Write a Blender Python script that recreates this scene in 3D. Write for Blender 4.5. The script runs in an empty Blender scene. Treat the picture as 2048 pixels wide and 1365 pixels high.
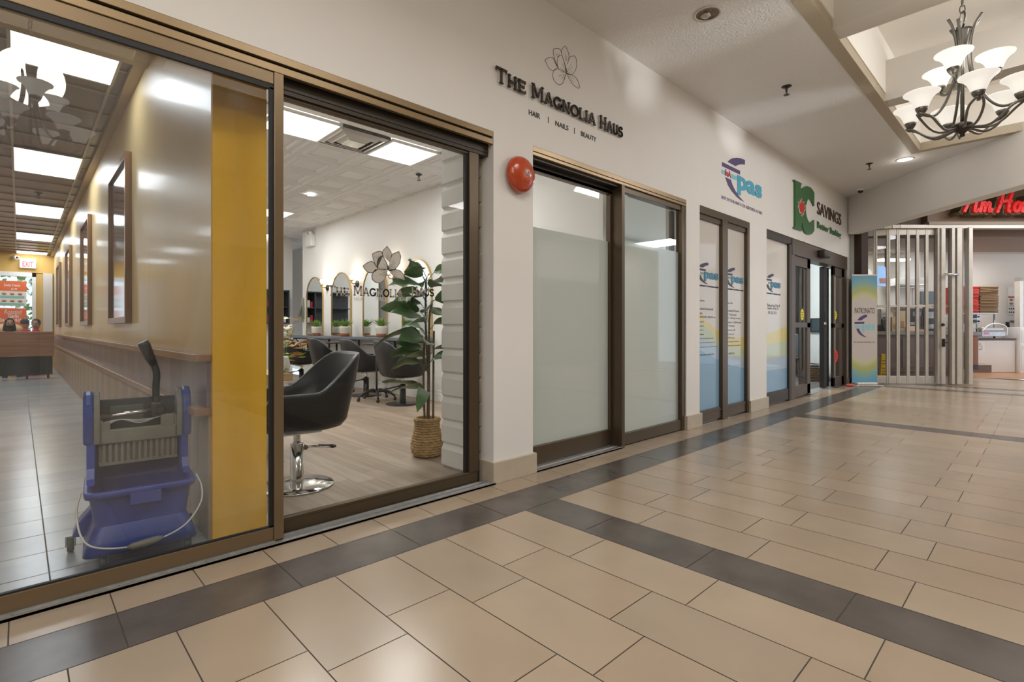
import bpy, bmesh, math, random
from mathutils import Vector, Matrix
random.seed(7)
C = bpy.context.scene.collection
PI = math.pi

# ------------------------------------------------------------------ camera
F_PX, YAW, HOR = 1029.0, 0.764, 658.36
CAM = Vector((0.0, -2.776, 1.1175))
SN, CS = math.sin(YAW), math.cos(YAW)
cd = bpy.data.cameras.new('camera'); cam = bpy.data.objects.new('camera', cd); C.objects.link(cam)
cam.location = CAM; cam.rotation_euler = (PI/2, 0, -YAW)
cd.sensor_width = 36; cd.lens = F_PX/2048*36; cd.shift_y = -(682.5-HOR)/2048
cd.clip_start = 0.02; cd.clip_end = 200
S = bpy.context.scene; S.camera = cam
S.view_settings.view_transform = 'Standard'; S.view_settings.look = 'None'
S.view_settings.gamma = 1; S.view_settings.use_curve_mapping = False
S.view_settings.exposure = 0.0
S.cycles.use_denoising = True
S.cycles.max_bounces = 10; S.cycles.transparent_max_bounces = 24
S.cycles.sample_clamp_indirect = 4.0
S.cycles.caustics_reflective = False; S.cycles.caustics_refractive = False

# ------------------------------------------------------------------ world and area lights
w = bpy.data.worlds.new('world'); S.world = w; w.use_nodes = True
w.node_tree.nodes['Background'].inputs[0].default_value = (0.80, 0.88, 1.0, 1)
w.node_tree.nodes['Background'].inputs[1].default_value = 1.6

def area(name, loc, sx, sy, power, color=(1, .95, .88), rot=(0, 0, 0)):
    l = bpy.data.lights.new(name, 'AREA'); l.shape = 'RECTANGLE'; l.size = sx; l.size_y = sy
    l.energy = power; l.color = color
    o = bpy.data.objects.new(name, l); C.objects.link(o); o.location = loc; o.rotation_euler = rot
    return o
def point(name, loc, power, color=(1, .9, .78), r=.04):
    l = bpy.data.lights.new(name, 'POINT'); l.energy = power; l.color = color; l.shadow_soft_size = r
    o = bpy.data.objects.new(name, l); C.objects.link(o); o.location = loc
    return o
WARM = (1.0, .93, .84); NEUT = (.99, .98, .975); COOL = (.86, .93, 1.0)
# mall: fill lamps added out of view in coffers and over the far side
for i, x in enumerate((-7.2, -4.9, -2.6, -0.3, 2.0)):
    area('well_fill', (x, -2.38, 4.36), 1.5, 1.5, 46, NEUT)  # added fill standing in for skylights above the unseen coffers
for x in (5.9, 8.3):
    area('bulkhead_fill', (x, -3.22, 3.85), 1.2, .3, 26, NEUT, (.70, 0, 0))  # added lamp out of view, brightens the bulkhead and far end
for x in (6.27, 8.5):                        # added strips on the unseen coffer side, brighten the inner walls
    area('coffer_fill', (x, -3.28, 4.0), 1.6, .25, 7, NEUT, (PI/2, 0, 0))
for x in (-5, -1.9, 7.1, 10.5, 14):
    area('mall_fill', (x, -5.2, 3.70), 1.2, 1.2, 62 if x < 5 else 85, NEUT)  # added ceiling fill with no fixture behind it
# two added narrow spots without fixtures, for the light streaks on ceiling and fascia
def spot(name, loc, to, power, ang, color=NEUT):
    l = bpy.data.lights.new(name, 'SPOT'); l.energy = power; l.color = color; l.spot_size = math.radians(ang); l.spot_blend = 1; l.shadow_soft_size = .06
    o = bpy.data.objects.new(name, l); C.objects.link(o); o.location = loc
    o.rotation_euler = (Vector(to)-Vector(loc)).to_track_quat('-Z', 'Y').to_euler(); return o
spot('added_streak_spot', (4.9, -4.4, 2.75), (4.35, -.2, 3.72), 260, 15)
spot('added_streak_spot', (7.0, -4.4, 2.75), (6.5, -.2, 3.72), 260, 14)
# the shops
for y in (2.40, 6.18, 9.84, 13.5, 16.6):
    area('restaurant_light', (.265, y if y > 3 else 2.62, 3.238), .58, 1.0 if y > 3 else .5, 19 if y > 3 else 9, COOL)
    area('restaurant_light', (-1.7, y, 3.238), .6, 1.2, 30, COOL)
for (x, y) in ((2.18, 2.82), (3.46, 2.82), (1.5, 6.0), (3.44, 7.40), (1.6, 9.5)):
    area('salon_light', (x, y, 3.302), .60, .60, 36, NEUT)
for (x, y) in ((6.3, 2.0), (8.6, 1.6), (10.8, 1.6), (12.4, 3.2)):
    area('office_fill', (x, y, 3.25), 1.0, .6, 34 if x < 7 else 55, NEUT)  # added office fill, no fixture modelled, lifts the dark interior

# ------------------------------------------------------------------ pixel / frame helpers
def ray(u, v):
    r = (u-1024)/F_PX
    return Vector((r*CS+SN, -r*SN+CS, -(v-HOR)/F_PX))
def WP(u, v, y=0.0):                       # point on a plane y = const
    d = ray(u, v); return CAM+d*((y-CAM.y)/d.y)
def XP(u, v, x):                           # point on a plane x = const
    d = ray(u, v); return CAM+d*((x-CAM.x)/d.x)
def GP(u, v, z=0.0):
    d = ray(u, v); return CAM+d*((z-CAM.z)/d.z)
# frame of the diagonal shop front: right, into the shop, up
TIM = Matrix(((CS, SN, 0, 0), (-SN, CS, 0, -2.776), (0, 0, 1, 0), (0, 0, 0, 1)))
def TP(u, v, F):                           # pixel at depth F -> (r, F, z) in that frame
    return Vector(((u-1024)/F_PX*F, F, CAM.z-(v-HOR)/F_PX*F))

# ------------------------------------------------------------------ materials
MATS = {}
def nodes(name):
    m = bpy.data.materials.new(name); m.use_nodes = True
    n = m.node_tree.nodes; l = m.node_tree.links
    return m, n, l, n['Principled BSDF']
def mat(name, col, rough=.5, metal=0, spec=.5, var=0, vscale=6, bump=0, bscale=40, emit=0, ecol=None, stretch=None, coat=0):
    if name in MATS: return MATS[name]
    m, n, l, b = nodes(name)
    b.inputs['Base Color'].default_value = (*col, 1); b.inputs['Roughness'].default_value = rough
    b.inputs['Metallic'].default_value = metal; b.inputs['Specular IOR Level'].default_value = spec
    if coat: b.inputs['Coat Weight'].default_value = coat; b.inputs['Coat Roughness'].default_value = .1
    if emit:
        b.inputs['Emission Color'].default_value = (*(ecol or col), 1); b.inputs['Emission Strength'].default_value = emit
    if var or bump:
        tc = n.new('ShaderNodeTexCoord'); mp = n.new('ShaderNodeMapping'); l.new(tc.outputs['Object'], mp.inputs[0])
        if stretch: mp.inputs['Scale'].default_value = stretch
    if var:
        nz = n.new('ShaderNodeTexNoise'); nz.inputs['Scale'].default_value = vscale; nz.inputs['Detail'].default_value = 5
        l.new(mp.outputs[0], nz.inputs['Vector'])
        r = n.new('ShaderNodeValToRGB'); r.color_ramp.elements[0].position = .3; r.color_ramp.elements[1].position = .7
        r.color_ramp.elements[0].color = (*[c*(1-var) for c in col], 1); r.color_ramp.elements[1].color = (*[min(1, c*(1+var)) for c in col], 1)
        l.new(nz.outputs['Fac'], r.inputs[0]); l.new(r.outputs[0], b.inputs['Base Color'])
    if bump:
        nb = n.new('ShaderNodeTexNoise'); nb.inputs['Scale'].default_value = bscale; nb.inputs['Detail'].default_value = 3
        l.new(mp.outputs[0], nb.inputs['Vector'])
        bp = n.new('ShaderNodeBump'); bp.inputs['Strength'].default_value = bump; bp.inputs['Distance'].default_value = .01
        l.new(nb.outputs['Fac'], bp.inputs['Height']); l.new(bp.outputs[0], b.inputs['Normal'])
    MATS[name] = m; return m
def glass(name, tint=(1, 1, 1), refl=1.0, dirt=0.0, rough=.0):
    if name in MATS: return MATS[name]
    m = bpy.data.materials.new(name); m.use_nodes = True; n = m.node_tree.nodes; l = m.node_tree.links
    n.remove(n['Principled BSDF']); out = n['Material Output']
    t = n.new('ShaderNodeBsdfTransparent'); t.inputs[0].default_value = (*tint, 1)
    g = n.new('ShaderNodeBsdfGlossy'); g.inputs['Roughness'].default_value = rough
    fr = n.new('ShaderNodeFresnel'); fr.inputs[0].default_value = 1.45
    mu = n.new('ShaderNodeMath'); mu.operation = 'MULTIPLY'; mu.inputs[1].default_value = refl; mu.use_clamp = True
    ge = n.new('ShaderNodeNewGeometry'); fb = n.new('ShaderNodeMath'); fb.operation = 'SUBTRACT'; fb.inputs[0].default_value = 1; l.new(ge.outputs['Backfacing'], fb.inputs[1])
    m0 = n.new('ShaderNodeMath'); m0.operation = 'MULTIPLY'; l.new(fr.outputs[0], m0.inputs[0]); l.new(fb.outputs[0], m0.inputs[1])
    l.new(m0.outputs[0], mu.inputs[0])
    mx = n.new('ShaderNodeMixShader'); l.new(mu.outputs[0], mx.inputs[0]); l.new(t.outputs[0], mx.inputs[1]); l.new(g.outputs[0], mx.inputs[2])
    last = mx
    if dirt:
        d = n.new('ShaderNodeBsdfDiffuse'); d.inputs[0].default_value = (.75, .78, .8, 1)
        tc = n.new('ShaderNodeTexCoord'); mp = n.new('ShaderNodeMapping'); mp.inputs['Scale'].default_value = (1.2, 1, .5)
        nz = n.new('ShaderNodeTexNoise'); nz.inputs['Scale'].default_value = 2.2; nz.inputs['Detail'].default_value = 6
        nz.inputs['Distortion'].default_value = 1.2
        l.new(tc.outputs['Object'], mp.inputs[0]); l.new(mp.outputs[0], nz.inputs['Vector'])
        mr = n.new('ShaderNodeMapRange'); mr.inputs[1].default_value = .4; mr.inputs[2].default_value = .75
        mr.inputs[3].default_value = dirt*.15; mr.inputs[4].default_value = dirt
        l.new(nz.outputs['Fac'], mr.inputs[0])
        m2 = n.new('ShaderNodeMixShader'); l.new(mr.outputs[0], m2.inputs[0]); l.new(mx.outputs[0], m2.inputs[1]); l.new(d.outputs[0], m2.inputs[2])
        last = m2
    l.new(last.outputs[0], out.inputs[0]); MATS[name] = m; return m
def film(name, col, trans=.5, gloss=.12, see=0.0):
    if name in MATS: return MATS[name]
    m = bpy.data.materials.new(name); m.use_nodes = True; n = m.node_tree.nodes; l = m.node_tree.links
    n.remove(n['Principled BSDF']); out = n['Material Output']
    d = n.new('ShaderNodeBsdfDiffuse'); d.inputs[0].default_value = (*col, 1)
    t = n.new('ShaderNodeBsdfTranslucent'); t.inputs[0].default_value = (*col, 1)
    a = n.new('ShaderNodeMixShader'); a.inputs[0].default_value = trans; l.new(d.outputs[0], a.inputs[1]); l.new(t.outputs[0], a.inputs[2])
    last = a
    if see:
        tr = n.new('ShaderNodeBsdfTransparent'); s = n.new('ShaderNodeMixShader'); s.inputs[0].default_value = see
        l.new(a.outputs[0], s.inputs[1]); l.new(tr.outputs[0], s.inputs[2]); last = s
    g = n.new('ShaderNodeBsdfGlossy'); g.inputs['Roughness'].default_value = .06
    fr = n.new('ShaderNodeFresnel'); fr.inputs[0].default_value = 1.4
    ge = n.new('ShaderNodeNewGeometry'); fb = n.new('ShaderNodeMath'); fb.operation = 'SUBTRACT'; fb.inputs[0].default_value = 1; l.new(ge.outputs['Backfacing'], fb.inputs[1])
    m0 = n.new('ShaderNodeMath'); m0.operation = 'MULTIPLY'; l.new(fr.outputs[0], m0.inputs[0]); l.new(fb.outputs[0], m0.inputs[1])
    b = n.new('ShaderNodeMixShader'); l.new(m0.outputs[0], b.inputs[0]); l.new(last.outputs[0], b.inputs[1]); l.new(g.outputs[0], b.inputs[2])
    l.new(b.outputs[0], out.inputs[0]); MATS[name] = m; return m
def wood(name, c1, c2, rough=.45, axis='x', scale=3.0, bump=.05):
    if name in MATS: return MATS[name]
    m, n, l, b = nodes(name); b.inputs['Roughness'].default_value = rough
    tc = n.new('ShaderNodeTexCoord'); mp = n.new('ShaderNodeMapping'); l.new(tc.outputs['Object'], mp.inputs[0])
    k = {'x': (.6, 8, 8), 'y': (8, .6, 8), 'z': (8, 8, .6)}[axis]; mp.inputs['Scale'].default_value = k
    nz = n.new('ShaderNodeTexNoise'); nz.inputs['Scale'].default_value = scale; nz.inputs['Detail'].default_value = 8; nz.inputs['Distortion'].default_value = .6
    l.new(mp.outputs[0], nz.inputs['Vector'])
    r = n.new('ShaderNodeValToRGB'); r.color_ramp.elements[0].position = .3; r.color_ramp.elements[1].position = .72
    r.color_ramp.elements[0].color = (*c1, 1); r.color_ramp.elements[1].color = (*c2, 1)
    l.new(nz.outputs['Fac'], r.inputs[0]); l.new(r.outputs[0], b.inputs['Base Color'])
    MATS[name] = m; return m

M_WALL = mat('wall_paint', (.80, .775, .74), .55, var=.015, vscale=2)
M_CEIL = mat('ceiling_stipple', (.80, .79, .775), .42, bump=1.0, bscale=48, spec=.6)
M_CEILW = mat('ceiling_white', (.86, .84, .80), .6)
M_LIP = mat('ceiling_lip_paint', (.44, .37, .27), .5, bump=.6, bscale=55, spec=.6)
M_COFFER = mat('coffer_paint', (.86, .82, .75), .6)
M_BASET = mat('base_tile', (.50, .43, .33), .35, var=.06, vscale=9)
M_T1 = mat('floor_tile_a', (.375, .288, .20), .24, var=.05, vscale=3, spec=.45)
M_T2 = mat('floor_tile_b', (.395, .308, .218), .24, var=.05, vscale=3, spec=.45)
M_T3 = mat('floor_tile_c', (.36, .283, .203), .24, var=.05, vscale=3, spec=.45)
M_TD = mat('floor_tile_dark', (.10, .084, .072), .26, var=.22, vscale=4, spec=.45)
M_GROUT = mat('grout', (.07, .055, .04), .8)
M_BRONZE = mat('bronze_aluminium', (.105, .075, .045), .34, metal=.55, bump=.04, bscale=90)
M_BRONZEL = mat('bronze_aluminium_light', (.30, .215, .12), .32, metal=.6, var=.05)
M_BRONZED = mat('bronze_dark', (.05, .04, .03), .42, metal=.4)
M_BLACK = mat('black_gasket', (.012, .012, .013), .55)
M_ALU = mat('sill_aluminium', (.46, .46, .45), .38, metal=.75, var=.12, vscale=30)
M_GATE = mat('gate_aluminium', (.66, .62, .56), .36, metal=.4, var=.05, vscale=10)
M_CHROME = mat('chrome', (.75, .75, .74), .12, metal=1)
M_GLASS = glass('clear_glass', (.97, .985, .98), 1.0)
M_GLASSD = glass('dusty_glass', (.975, .985, .98), 3.3, dirt=.055)
M_MIRROR = mat('mirror', (.80, .86, .88), .02, metal=1)
M_YEL = mat('yellow_paint', (.78, .42, .003), .6, var=.06, vscale=2)
M_YELW = mat('ochre_wall_panel', (.66, .49, .24), .38, var=.07, vscale=1.2, spec=.5, coat=.12)
M_WHITE = mat('white_plastic', (.80, .79, .77), .4)
M_BLK = mat('black_plastic', (.02, .02, .022), .4)
M_LEATH = mat('black_leatherette', (.013, .013, .015), .38, bump=.08, bscale=120, spec=.5)
M_PIPE = mat('grey_piping', (.20, .21, .24), .4)
M_PANEL = mat('light_panel', (1, 1, 1), .5, emit=2.2, ecol=(1, .99, .97))
M_PANELC = mat('light_panel_cool', (1, 1, 1), .5, emit=1.9, ecol=(.80, .90, 1.0))

# ------------------------------------------------------------------ mesh builder
class MB:
    def __init__(s, M=None): s.v = []; s.f = []; s.m = []; s.s = []; s.M = M
    def add(s, vs, fs, mi=0, smooth=False):
        o = len(s.v); s.v += [tuple(v) for v in vs]
        for f in fs: s.f.append(tuple(i+o for i in f)); s.m.append(mi); s.s.append(smooth)
        return s
    def box(s, x0, x1, y0, y1, z0, z1, mi=0):
        vs = [(x, y, z) for x in (x0, x1) for y in (y0, y1) for z in (z0, z1)]
        return s.add(vs, [(0, 1, 3, 2), (4, 6, 7, 5), (0, 4, 5, 1), (2, 3, 7, 6), (0, 2, 6, 4), (1, 5, 7, 3)], mi)
    def rbox(s, x0, x1, y0, y1, z0, z1, b=.01, mi=0):           # chamfered box
        bm = bmesh.new(); bmesh.ops.create_cube(bm, size=1)
        for v in bm.verts:
            v.co = Vector(((x0+x1)/2+v.co.x*(x1-x0), (y0+y1)/2+v.co.y*(y1-y0), (z0+z1)/2+v.co.z*(z1-z0)))
        b = min(b, .49*min(abs(x1-x0), abs(y1-y0), abs(z1-z0)))
        bmesh.ops.bevel(bm, geom=bm.edges[:], offset=b, segments=3, profile=.6, affect='EDGES')
        bm.verts.index_update(); s.add([v.co[:] for v in bm.verts], [[v.index for v in f.verts] for f in bm.faces], mi, True); bm.free()
        return s
    def quad(s, a, b, c, d, mi=0): return s.add([a, b, c, d], [(0, 1, 2, 3)], mi)
    def prism(s, poly, fn, d0, d1, mi=0, smooth=False):          # poly in 2D, fn(a, b, depth) -> 3D
        n = len(poly); vs = [fn(a, b, d0) for a, b in poly]+[fn(a, b, d1) for a, b in poly]
        fs = [tuple(range(n)), tuple(range(2*n-1, n-1, -1))]
        s.add(vs, fs, mi)
        o = len(s.v)-2*n
        for i in range(n):
            j = (i+1) % n; s.f.append((o+i, o+n+i, o+n+j, o+j)); s.m.append(mi); s.s.append(smooth)
        return s
    def tube(s, pts, r, seg=8, mi=0, closed=False, cap=True):
        pts = [Vector(p) for p in pts]; n = len(pts)
        rs = r if isinstance(r, (list, tuple)) else [r]*n
        T = []
        for i in range(n):
            a = pts[(i-1) % n] if (closed or i > 0) else pts[0]; b = pts[(i+1) % n] if (closed or i < n-1) else pts[-1]
            t = (b-a); T.append(t.normalized() if t.length > 1e-9 else Vector((0, 0, 1)))
        up = Vector((0, 0, 1)) if abs(T[0].z) < .9 else Vector((1, 0, 0))
        N = (up-T[0]*up.dot(T[0])).normalized(); vs = []
        for i in range(n):
            N = (N-T[i]*N.dot(T[i]))
            N = N.normalized() if N.length > 1e-6 else T[i].orthogonal().normalized()
            B = T[i].cross(N)
            for k in range(seg):
                a = 2*PI*k/seg; vs.append(pts[i]+(N*math.cos(a)+B*math.sin(a))*rs[i])
        fs = []
        for i in range(n if closed else n-1):
            j = (i+1) % n
            for k in range(seg):
                k2 = (k+1) % seg; fs.append((i*seg+k, i*seg+k2, j*seg+k2, j*seg+k))
        o = len(s.v); s.add(vs, fs, mi, True)
        if cap and not closed:
            s.f.append(tuple(o+k for k in reversed(range(seg)))); s.m.append(mi); s.s.append(False)
            s.f.append(tuple(o+(n-1)*seg+k for k in range(seg))); s.m.append(mi); s.s.append(False)
        return s
    def lathe(s, prof, c=(0, 0, 0), seg=32, mi=0, axis='z', sx=1, sy=1):
        c = Vector(c); vs = []
        for r, h in prof:
            for k in range(seg):
                a = 2*PI*k/seg; p = (r*math.cos(a)*sx, r*math.sin(a)*sy, h)
                if axis == 'y': p = (p[0], -p[2], p[1])
                if axis == 'x': p = (p[2], p[0], p[1])
                vs.append(c+Vector(p))
        fs = []
        for i in range(len(prof)-1):
            for k in range(seg):
                k2 = (k+1) % seg; fs.append((i*seg+k, i*seg+k2, (i+1)*seg+k2, (i+1)*seg+k))
        return s.add(vs, fs, mi, True)
    def disc(s, c, r, z0, z1, seg=32, mi=0): return s.lathe([(0, z0), (r, z0), (r, z1), (0, z1)], c, seg, mi)
    def sphere(s, c, r, mi=0, seg=16, sz=1):
        return s.lathe([(r*math.sin(PI*i/10), -r*sz*math.cos(PI*i/10)) for i in range(11)], c, seg, mi)
    def ribbon(s, pts, th, fn, d0, d1, mi=0):                     # thick polyline, one box per stroke
        for (a, b) in zip(pts[:-1], pts[1:]):
            dx, dy = b[0]-a[0], b[1]-a[1]; L = math.hypot(dx, dy)
            if L < 1e-6: continue
            dx /= L; dy /= L; nx, ny = -dy*th/2, dx*th/2; e = th*.28
            A = (a[0]-dx*e, a[1]-dy*e); B = (b[0]+dx*e, b[1]+dy*e)
            s.prism([(A[0]+nx, A[1]+ny), (A[0]-nx, A[1]-ny), (B[0]-nx, B[1]-ny), (B[0]+nx, B[1]+ny)], fn, d0, d1, mi)
        return s
    def build(s, name, mats, parent=None, loc=None, bevel=0, recalc=True):
        me = bpy.data.meshes.new(name)
        vs = s.v if s.M is None else [tuple(s.M @ Vector(v)) for v in s.v]
        if loc is not None: vs = [(v[0]-loc[0], v[1]-loc[1], v[2]-loc[2]) for v in vs]
        me.from_pydata(vs, [], s.f)
        if not isinstance(mats, (list, tuple)): mats = [mats]
        for m in mats: me.materials.append(m)
        me.polygons.foreach_set('material_index', s.m); me.polygons.foreach_set('use_smooth', s.s)
        if recalc:
            bm = bmesh.new(); bm.from_mesh(me); bmesh.ops.recalc_face_normals(bm, faces=bm.faces); bm.to_mesh(me); bm.free()
        me.update()
        o = bpy.data.objects.new(name, me); C.objects.link(o)
        if loc is not None and parent is None: o.location = loc
        if parent is not None: o.parent = parent
        if bevel:
            b = o.modifiers.new('bevel', 'BEVEL'); b.width = bevel; b.segments = 2; b.limit_method = 'ANGLE'; b.angle_limit = .8
        return o
def struct(name, mb, m, parent=None, **k):
    o = mb.build(name, m, parent, **k)
    if parent is None: o['kind'] = 'structure'
    return o
def senty(name):
    o = bpy.data.objects.new(name, None); C.objects.link(o); o['kind'] = 'structure'; return o
def thing(name, label, cat, loc=(0, 0, 0), rz=0, group=None):
    o = bpy.data.objects.new(name, None); C.objects.link(o); o.location = loc; o.rotation_euler = (0, 0, rz)
    o['label'] = label; o['category'] = cat
    if group: o['group'] = group
    return o
def tag(o, label, cat, group=None, kind=None):
    o['label'] = label; o['category'] = cat
    if group: o['group'] = group
    if kind: o['kind'] = kind
    return o
def dup(root, loc, rz, label, group=None):
    r = root.copy(); C.objects.link(r); r.location = loc; r.rotation_euler = (0, 0, rz); r['label'] = label
    if group: r['group'] = group
    for ch in list(root.children):
        c = ch.copy(); C.objects.link(c); c.parent = r
        for g in list(ch.children):
            d = g.copy(); C.objects.link(d); d.parent = c
    return r

# text: turned into a mesh and fitted to a box given in a plane
def text(name, s, m, fn, a0, a1, b0, b1, d0=0, d1=.004, bold=0, parent=None, res=3, mb=None, mi=0, shear=0):
    cu = bpy.data.curves.new('t', 'FONT'); cu.body = s; cu.size = 1; cu.offset = bold; cu.resolution_u = res; cu.shear = shear
    ob = bpy.data.objects.new('t', cu); C.objects.link(ob)
    dg = bpy.context.evaluated_depsgraph_get(); me = ob.evaluated_get(dg).to_mesh()
    xs = [v.co.x for v in me.vertices]; ys = [v.co.y for v in me.vertices]
    x0, x1, y0, y1 = min(xs), max(xs), min(ys), max(ys)
    V = [((v.co.x-x0)/(x1-x0)*(a1-a0)+a0, (v.co.y-y0)/(y1-y0)*(b1-b0)+b0) for v in me.vertices]
    Fc = [tuple(p.vertices) for p in me.polygons]
    ob.evaluated_get(dg).to_mesh_clear()
    n = len(V); cnt = {}
    for f in Fc:
        for i in range(len(f)):
            e = (f[i], f[(i+1) % len(f)]); k = tuple(sorted(e)); cnt.setdefault(k, []).append(e)
    vs = [fn(a, b, d1) for a, b in V]+[fn(a, b, d0) for a, b in V]
    fs = list(Fc)+[(e[0][1], e[0][0], e[0][0]+n, e[0][1]+n) for e in cnt.values() if len(e) == 1]
    bpy.data.objects.remove(ob); bpy.data.curves.remove(cu)
    if mb is not None: mb.add(vs, fs, mi); return None
    q = MB(); q.add(vs, fs); return q.build(name, m, parent)
def PY(y0):                                # text plane facing the mall: a = x, b = z, depth towards -y
    return lambda a, b, d: (a, y0-d, b)
def PX(x0):                                # plane facing -x: a runs towards -y
    return lambda a, b, d: (x0-d, -a, b)
def PT(F0):                                # plane of the diagonal shop, facing the mall
    return lambda a, b, d: tuple(TIM @ Vector((a, F0-d, b)))

# ================================================================== FLOOR
A = .305
fl = MB(); fl.quad((-9, -6.5, -.002), (16, -6.5, -.002), (16, .12, -.002), (-9, .12, -.002), 4)
g = .0022
def tile(x0, x1, y0, y1, mi):
    fl.add([(x0+g, y0+g, 0), (x1-g, y0+g, 0), (x1-g, y1-g, 0), (x0+g, y1-g, 0)], [(0, 1, 2, 3)], mi)
YS = -.240
x = .277-14*2*A
while x < 15.5:                                                  # dark strip along the shop fronts
    tile(x, x+2*A, YS-A, YS, 3); x += 2*A
x = .277-28*A
while x < 13.2:                                                  # light row at the sills
    tile(x, x+A, YS, .03, random.choice((0, 1, 2))); x += A
for k in range(-38, 52):
    x0 = 1.03+k*A
    if x0 > 15.5: break
    ph = (k-4) % 16
    strip = (ph == 0) or k == 39
    y = -.9934+2*A if strip else ((-.997 if k % 2 == 0 else -1.149)+2*A)
    if strip and k == 39: x0 += 0
    y = min(y, YS-A)
    ytop = YS-A; ylow = {True: -.9934, False: (-.997 if k % 2 == 0 else -1.149)}[strip]
    tile(x0, x0+A, ylow, ytop, 3 if strip else random.choice((0, 1, 2)))
    y = ylow
    while y > -6.5:
        tile(x0, x0+A, y-2*A, y, 3 if strip else random.choice((0, 1, 2))); y -= 2*A
struct('floor', fl, [M_T1, M_T2, M_T3, M_TD, M_GROUT], recalc=False)

# restaurant floor: long tiles, salon floor: planks
M_R1 = mat('grey_tile', (.50, .50, .49), .2, var=.06, vscale=5, spec=.6); M_R2 = mat('grey_tile_b', (.45, .46, .46), .2, var=.06, vscale=5, spec=.6)
M_RG = mat('grey_grout', (.16, .15, .14), .8)
rf = MB(); rf.quad((-6, .12, -.003), (.87, .12, -.003), (.87, 19, -.003), (-6, 19, -.003), 2)
y = .40-.31
while y < 18:
    xx = .10-.63*9
    while xx < .73:
        rf.add([(xx+.003, y+.003, -.001), (xx+.627, y+.003, -.001), (xx+.627, y+.304, -.001), (xx+.003, y+.304, -.001)], [(0, 1, 2, 3)], random.choice((0, 1))); xx += .63
    y += .307
struct('floor', rf, [M_R1, M_R2, M_RG], recalc=False)
PL = [wood('plank_%s' % n, c1, c2, .4, 'y', 2.2) for n, c1, c2 in (('light', (.30, .22, .155), (.43, .335, .25)), ('mid', (.26, .19, .135), (.38, .29, .215)), ('pale', (.33, .255, .19), (.46, .37, .285)))]
sf = MB(); sf.quad((.87, .12, -.003), (4.9, .12, -.003), (4.9, 14, -.003), (.87, 14, -.003), 3)
xx = .87; i = 0
while xx < 4.9:
    y = .1-random.random()*1.2
    while y < 14:
        a, b = max(.1, y), min(14, y+1.2)
        if b > a: sf.add([(xx+.0008, a+.0008, 0), (xx+.1492, a+.0008, 0), (xx+.1492, b-.0008, 0), (xx+.0008, b-.0008, 0)], [(0, 1, 2, 3)], random.choice((0, 1, 2)))
        y += 1.2
    xx += .15
struct('floor', sf, PL+[mat('plank_gap', (.12, .09, .065), .8)], recalc=False)
struct('floor', MB().quad((4.85, .12, -.002), (17, .12, -.002), (17, 5.5, -.002), (4.85, 5.5, -.002)), mat('office_carpet', (.10, .095, .09), .7, var=.2, vscale=60))

# ================================================================== FRONT WALL
H1 = 2.545; HC = 3.734
wm = MB()
wm.box(-9, 12.17, 0, .30, H1, HC+.05)
struct('wall_front', wm, M_WALL)
def pier(x0, x1, y1=.25):
    struct('wall_front', MB().box(x0, x1, 0, y1, 0, H1), M_WALL)
    b = MB(); b.box(x0-.02, x1+.02, -.025, .14, 0, .155); struct('baseboard_front', b, M_BASET, bevel=.003)
pier(2.475, 2.885, .2); pier(5.33, 5.645); pier(7.075, 7.67)
struct('wall_front', MB().box(11.98, 12.17, .0, .25, 0, H1), M_WALL)
struct('baseboard_front', MB().box(11.96, 12.19, -.02, .12, 0, .14), M_BASET)

# ================================================================== CEILING
cm = MB()
Y1 = -1.36
def slab(x0, x1, y0, y1, z=HC): cm.box(x0, x1, y0, y1, z, z+.08)
slab(-9, 12.3, Y1, 0.02); slab(-9, 12.3, -6.5, -3.42); slab(9.6, 12.3, -3.42, Y1)
slab(-9, -8.3, -3.42, Y1)
struct('ceiling', cm, M_CEIL)
# coffers: lip, side walls, cross beams, cap
struct('trim_1', MB().box(-8.3, 9.6, Y1-.11, Y1, HC-.012, HC+.10), M_LIP)
struct('trim_2', MB().box(-8.3, 9.6, -3.42, -3.31, HC-.012, HC+.10), M_LIP)
struct('trim_3', MB().box(9.49, 9.6, -3.31, Y1-.11, HC-.012, HC+.10), M_LIP)
cw = MB(); cw.box(-8.3, 9.62, Y1-.12, Y1-.06, HC+.09, 4.5); cw.box(-8.3, 9.62, -3.38, -3.32, HC+.09, 4.5); cw.box(9.50, 9.56, -3.34, Y1-.10, HC+.09, 4.5); cw.box(-8.36, -8.3, -3.4, Y1, HC, 4.5)
struct('ceiling', cw, M_COFFER)
struct('ceiling', MB().box(-8.4, 9.7, -3.5, -1.3, 4.42, 4.52), M_COFFER)
for k, bx in enumerate((-6.1, -3.8, -1.5, .8, 2.98, 5.12, 7.18)):
    struct('trim_%d' % (4+k), MB().box(bx, bx+.24, -3.32, Y1-.10, HC+.004, 4.2), mat('beam_paint', (.62, .58, .52), .55))
# opposite side of the mall: beige wall with darker shop fronts
ow = MB(); ow.box(-9, 16, -6.62, -6.5, 0, 3.8)
struct('wall_back', ow, mat('back_wall_paint', (.48, .43, .37), .6))
ob = MB()
for i in range(5): ob.box(-7.4+4.4*i, -4.2+4.4*i, -6.5, -6.44, .1, 2.5)
struct('wall_back', ob, mat('back_shop_dark', (.10, .085, .07), .4))
struct('wall_left', MB().box(-9.12, -9, -6.6, .1, 0, 3.8), M_WALL)

# diagonal bulkhead and the corner
bk = MB(TIM); bk.box(6.685, 6.90, 4.2, 10.24, 3.0, HC+.1)
struct('wall_right', bk, M_WALL, bevel=.012)

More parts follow.
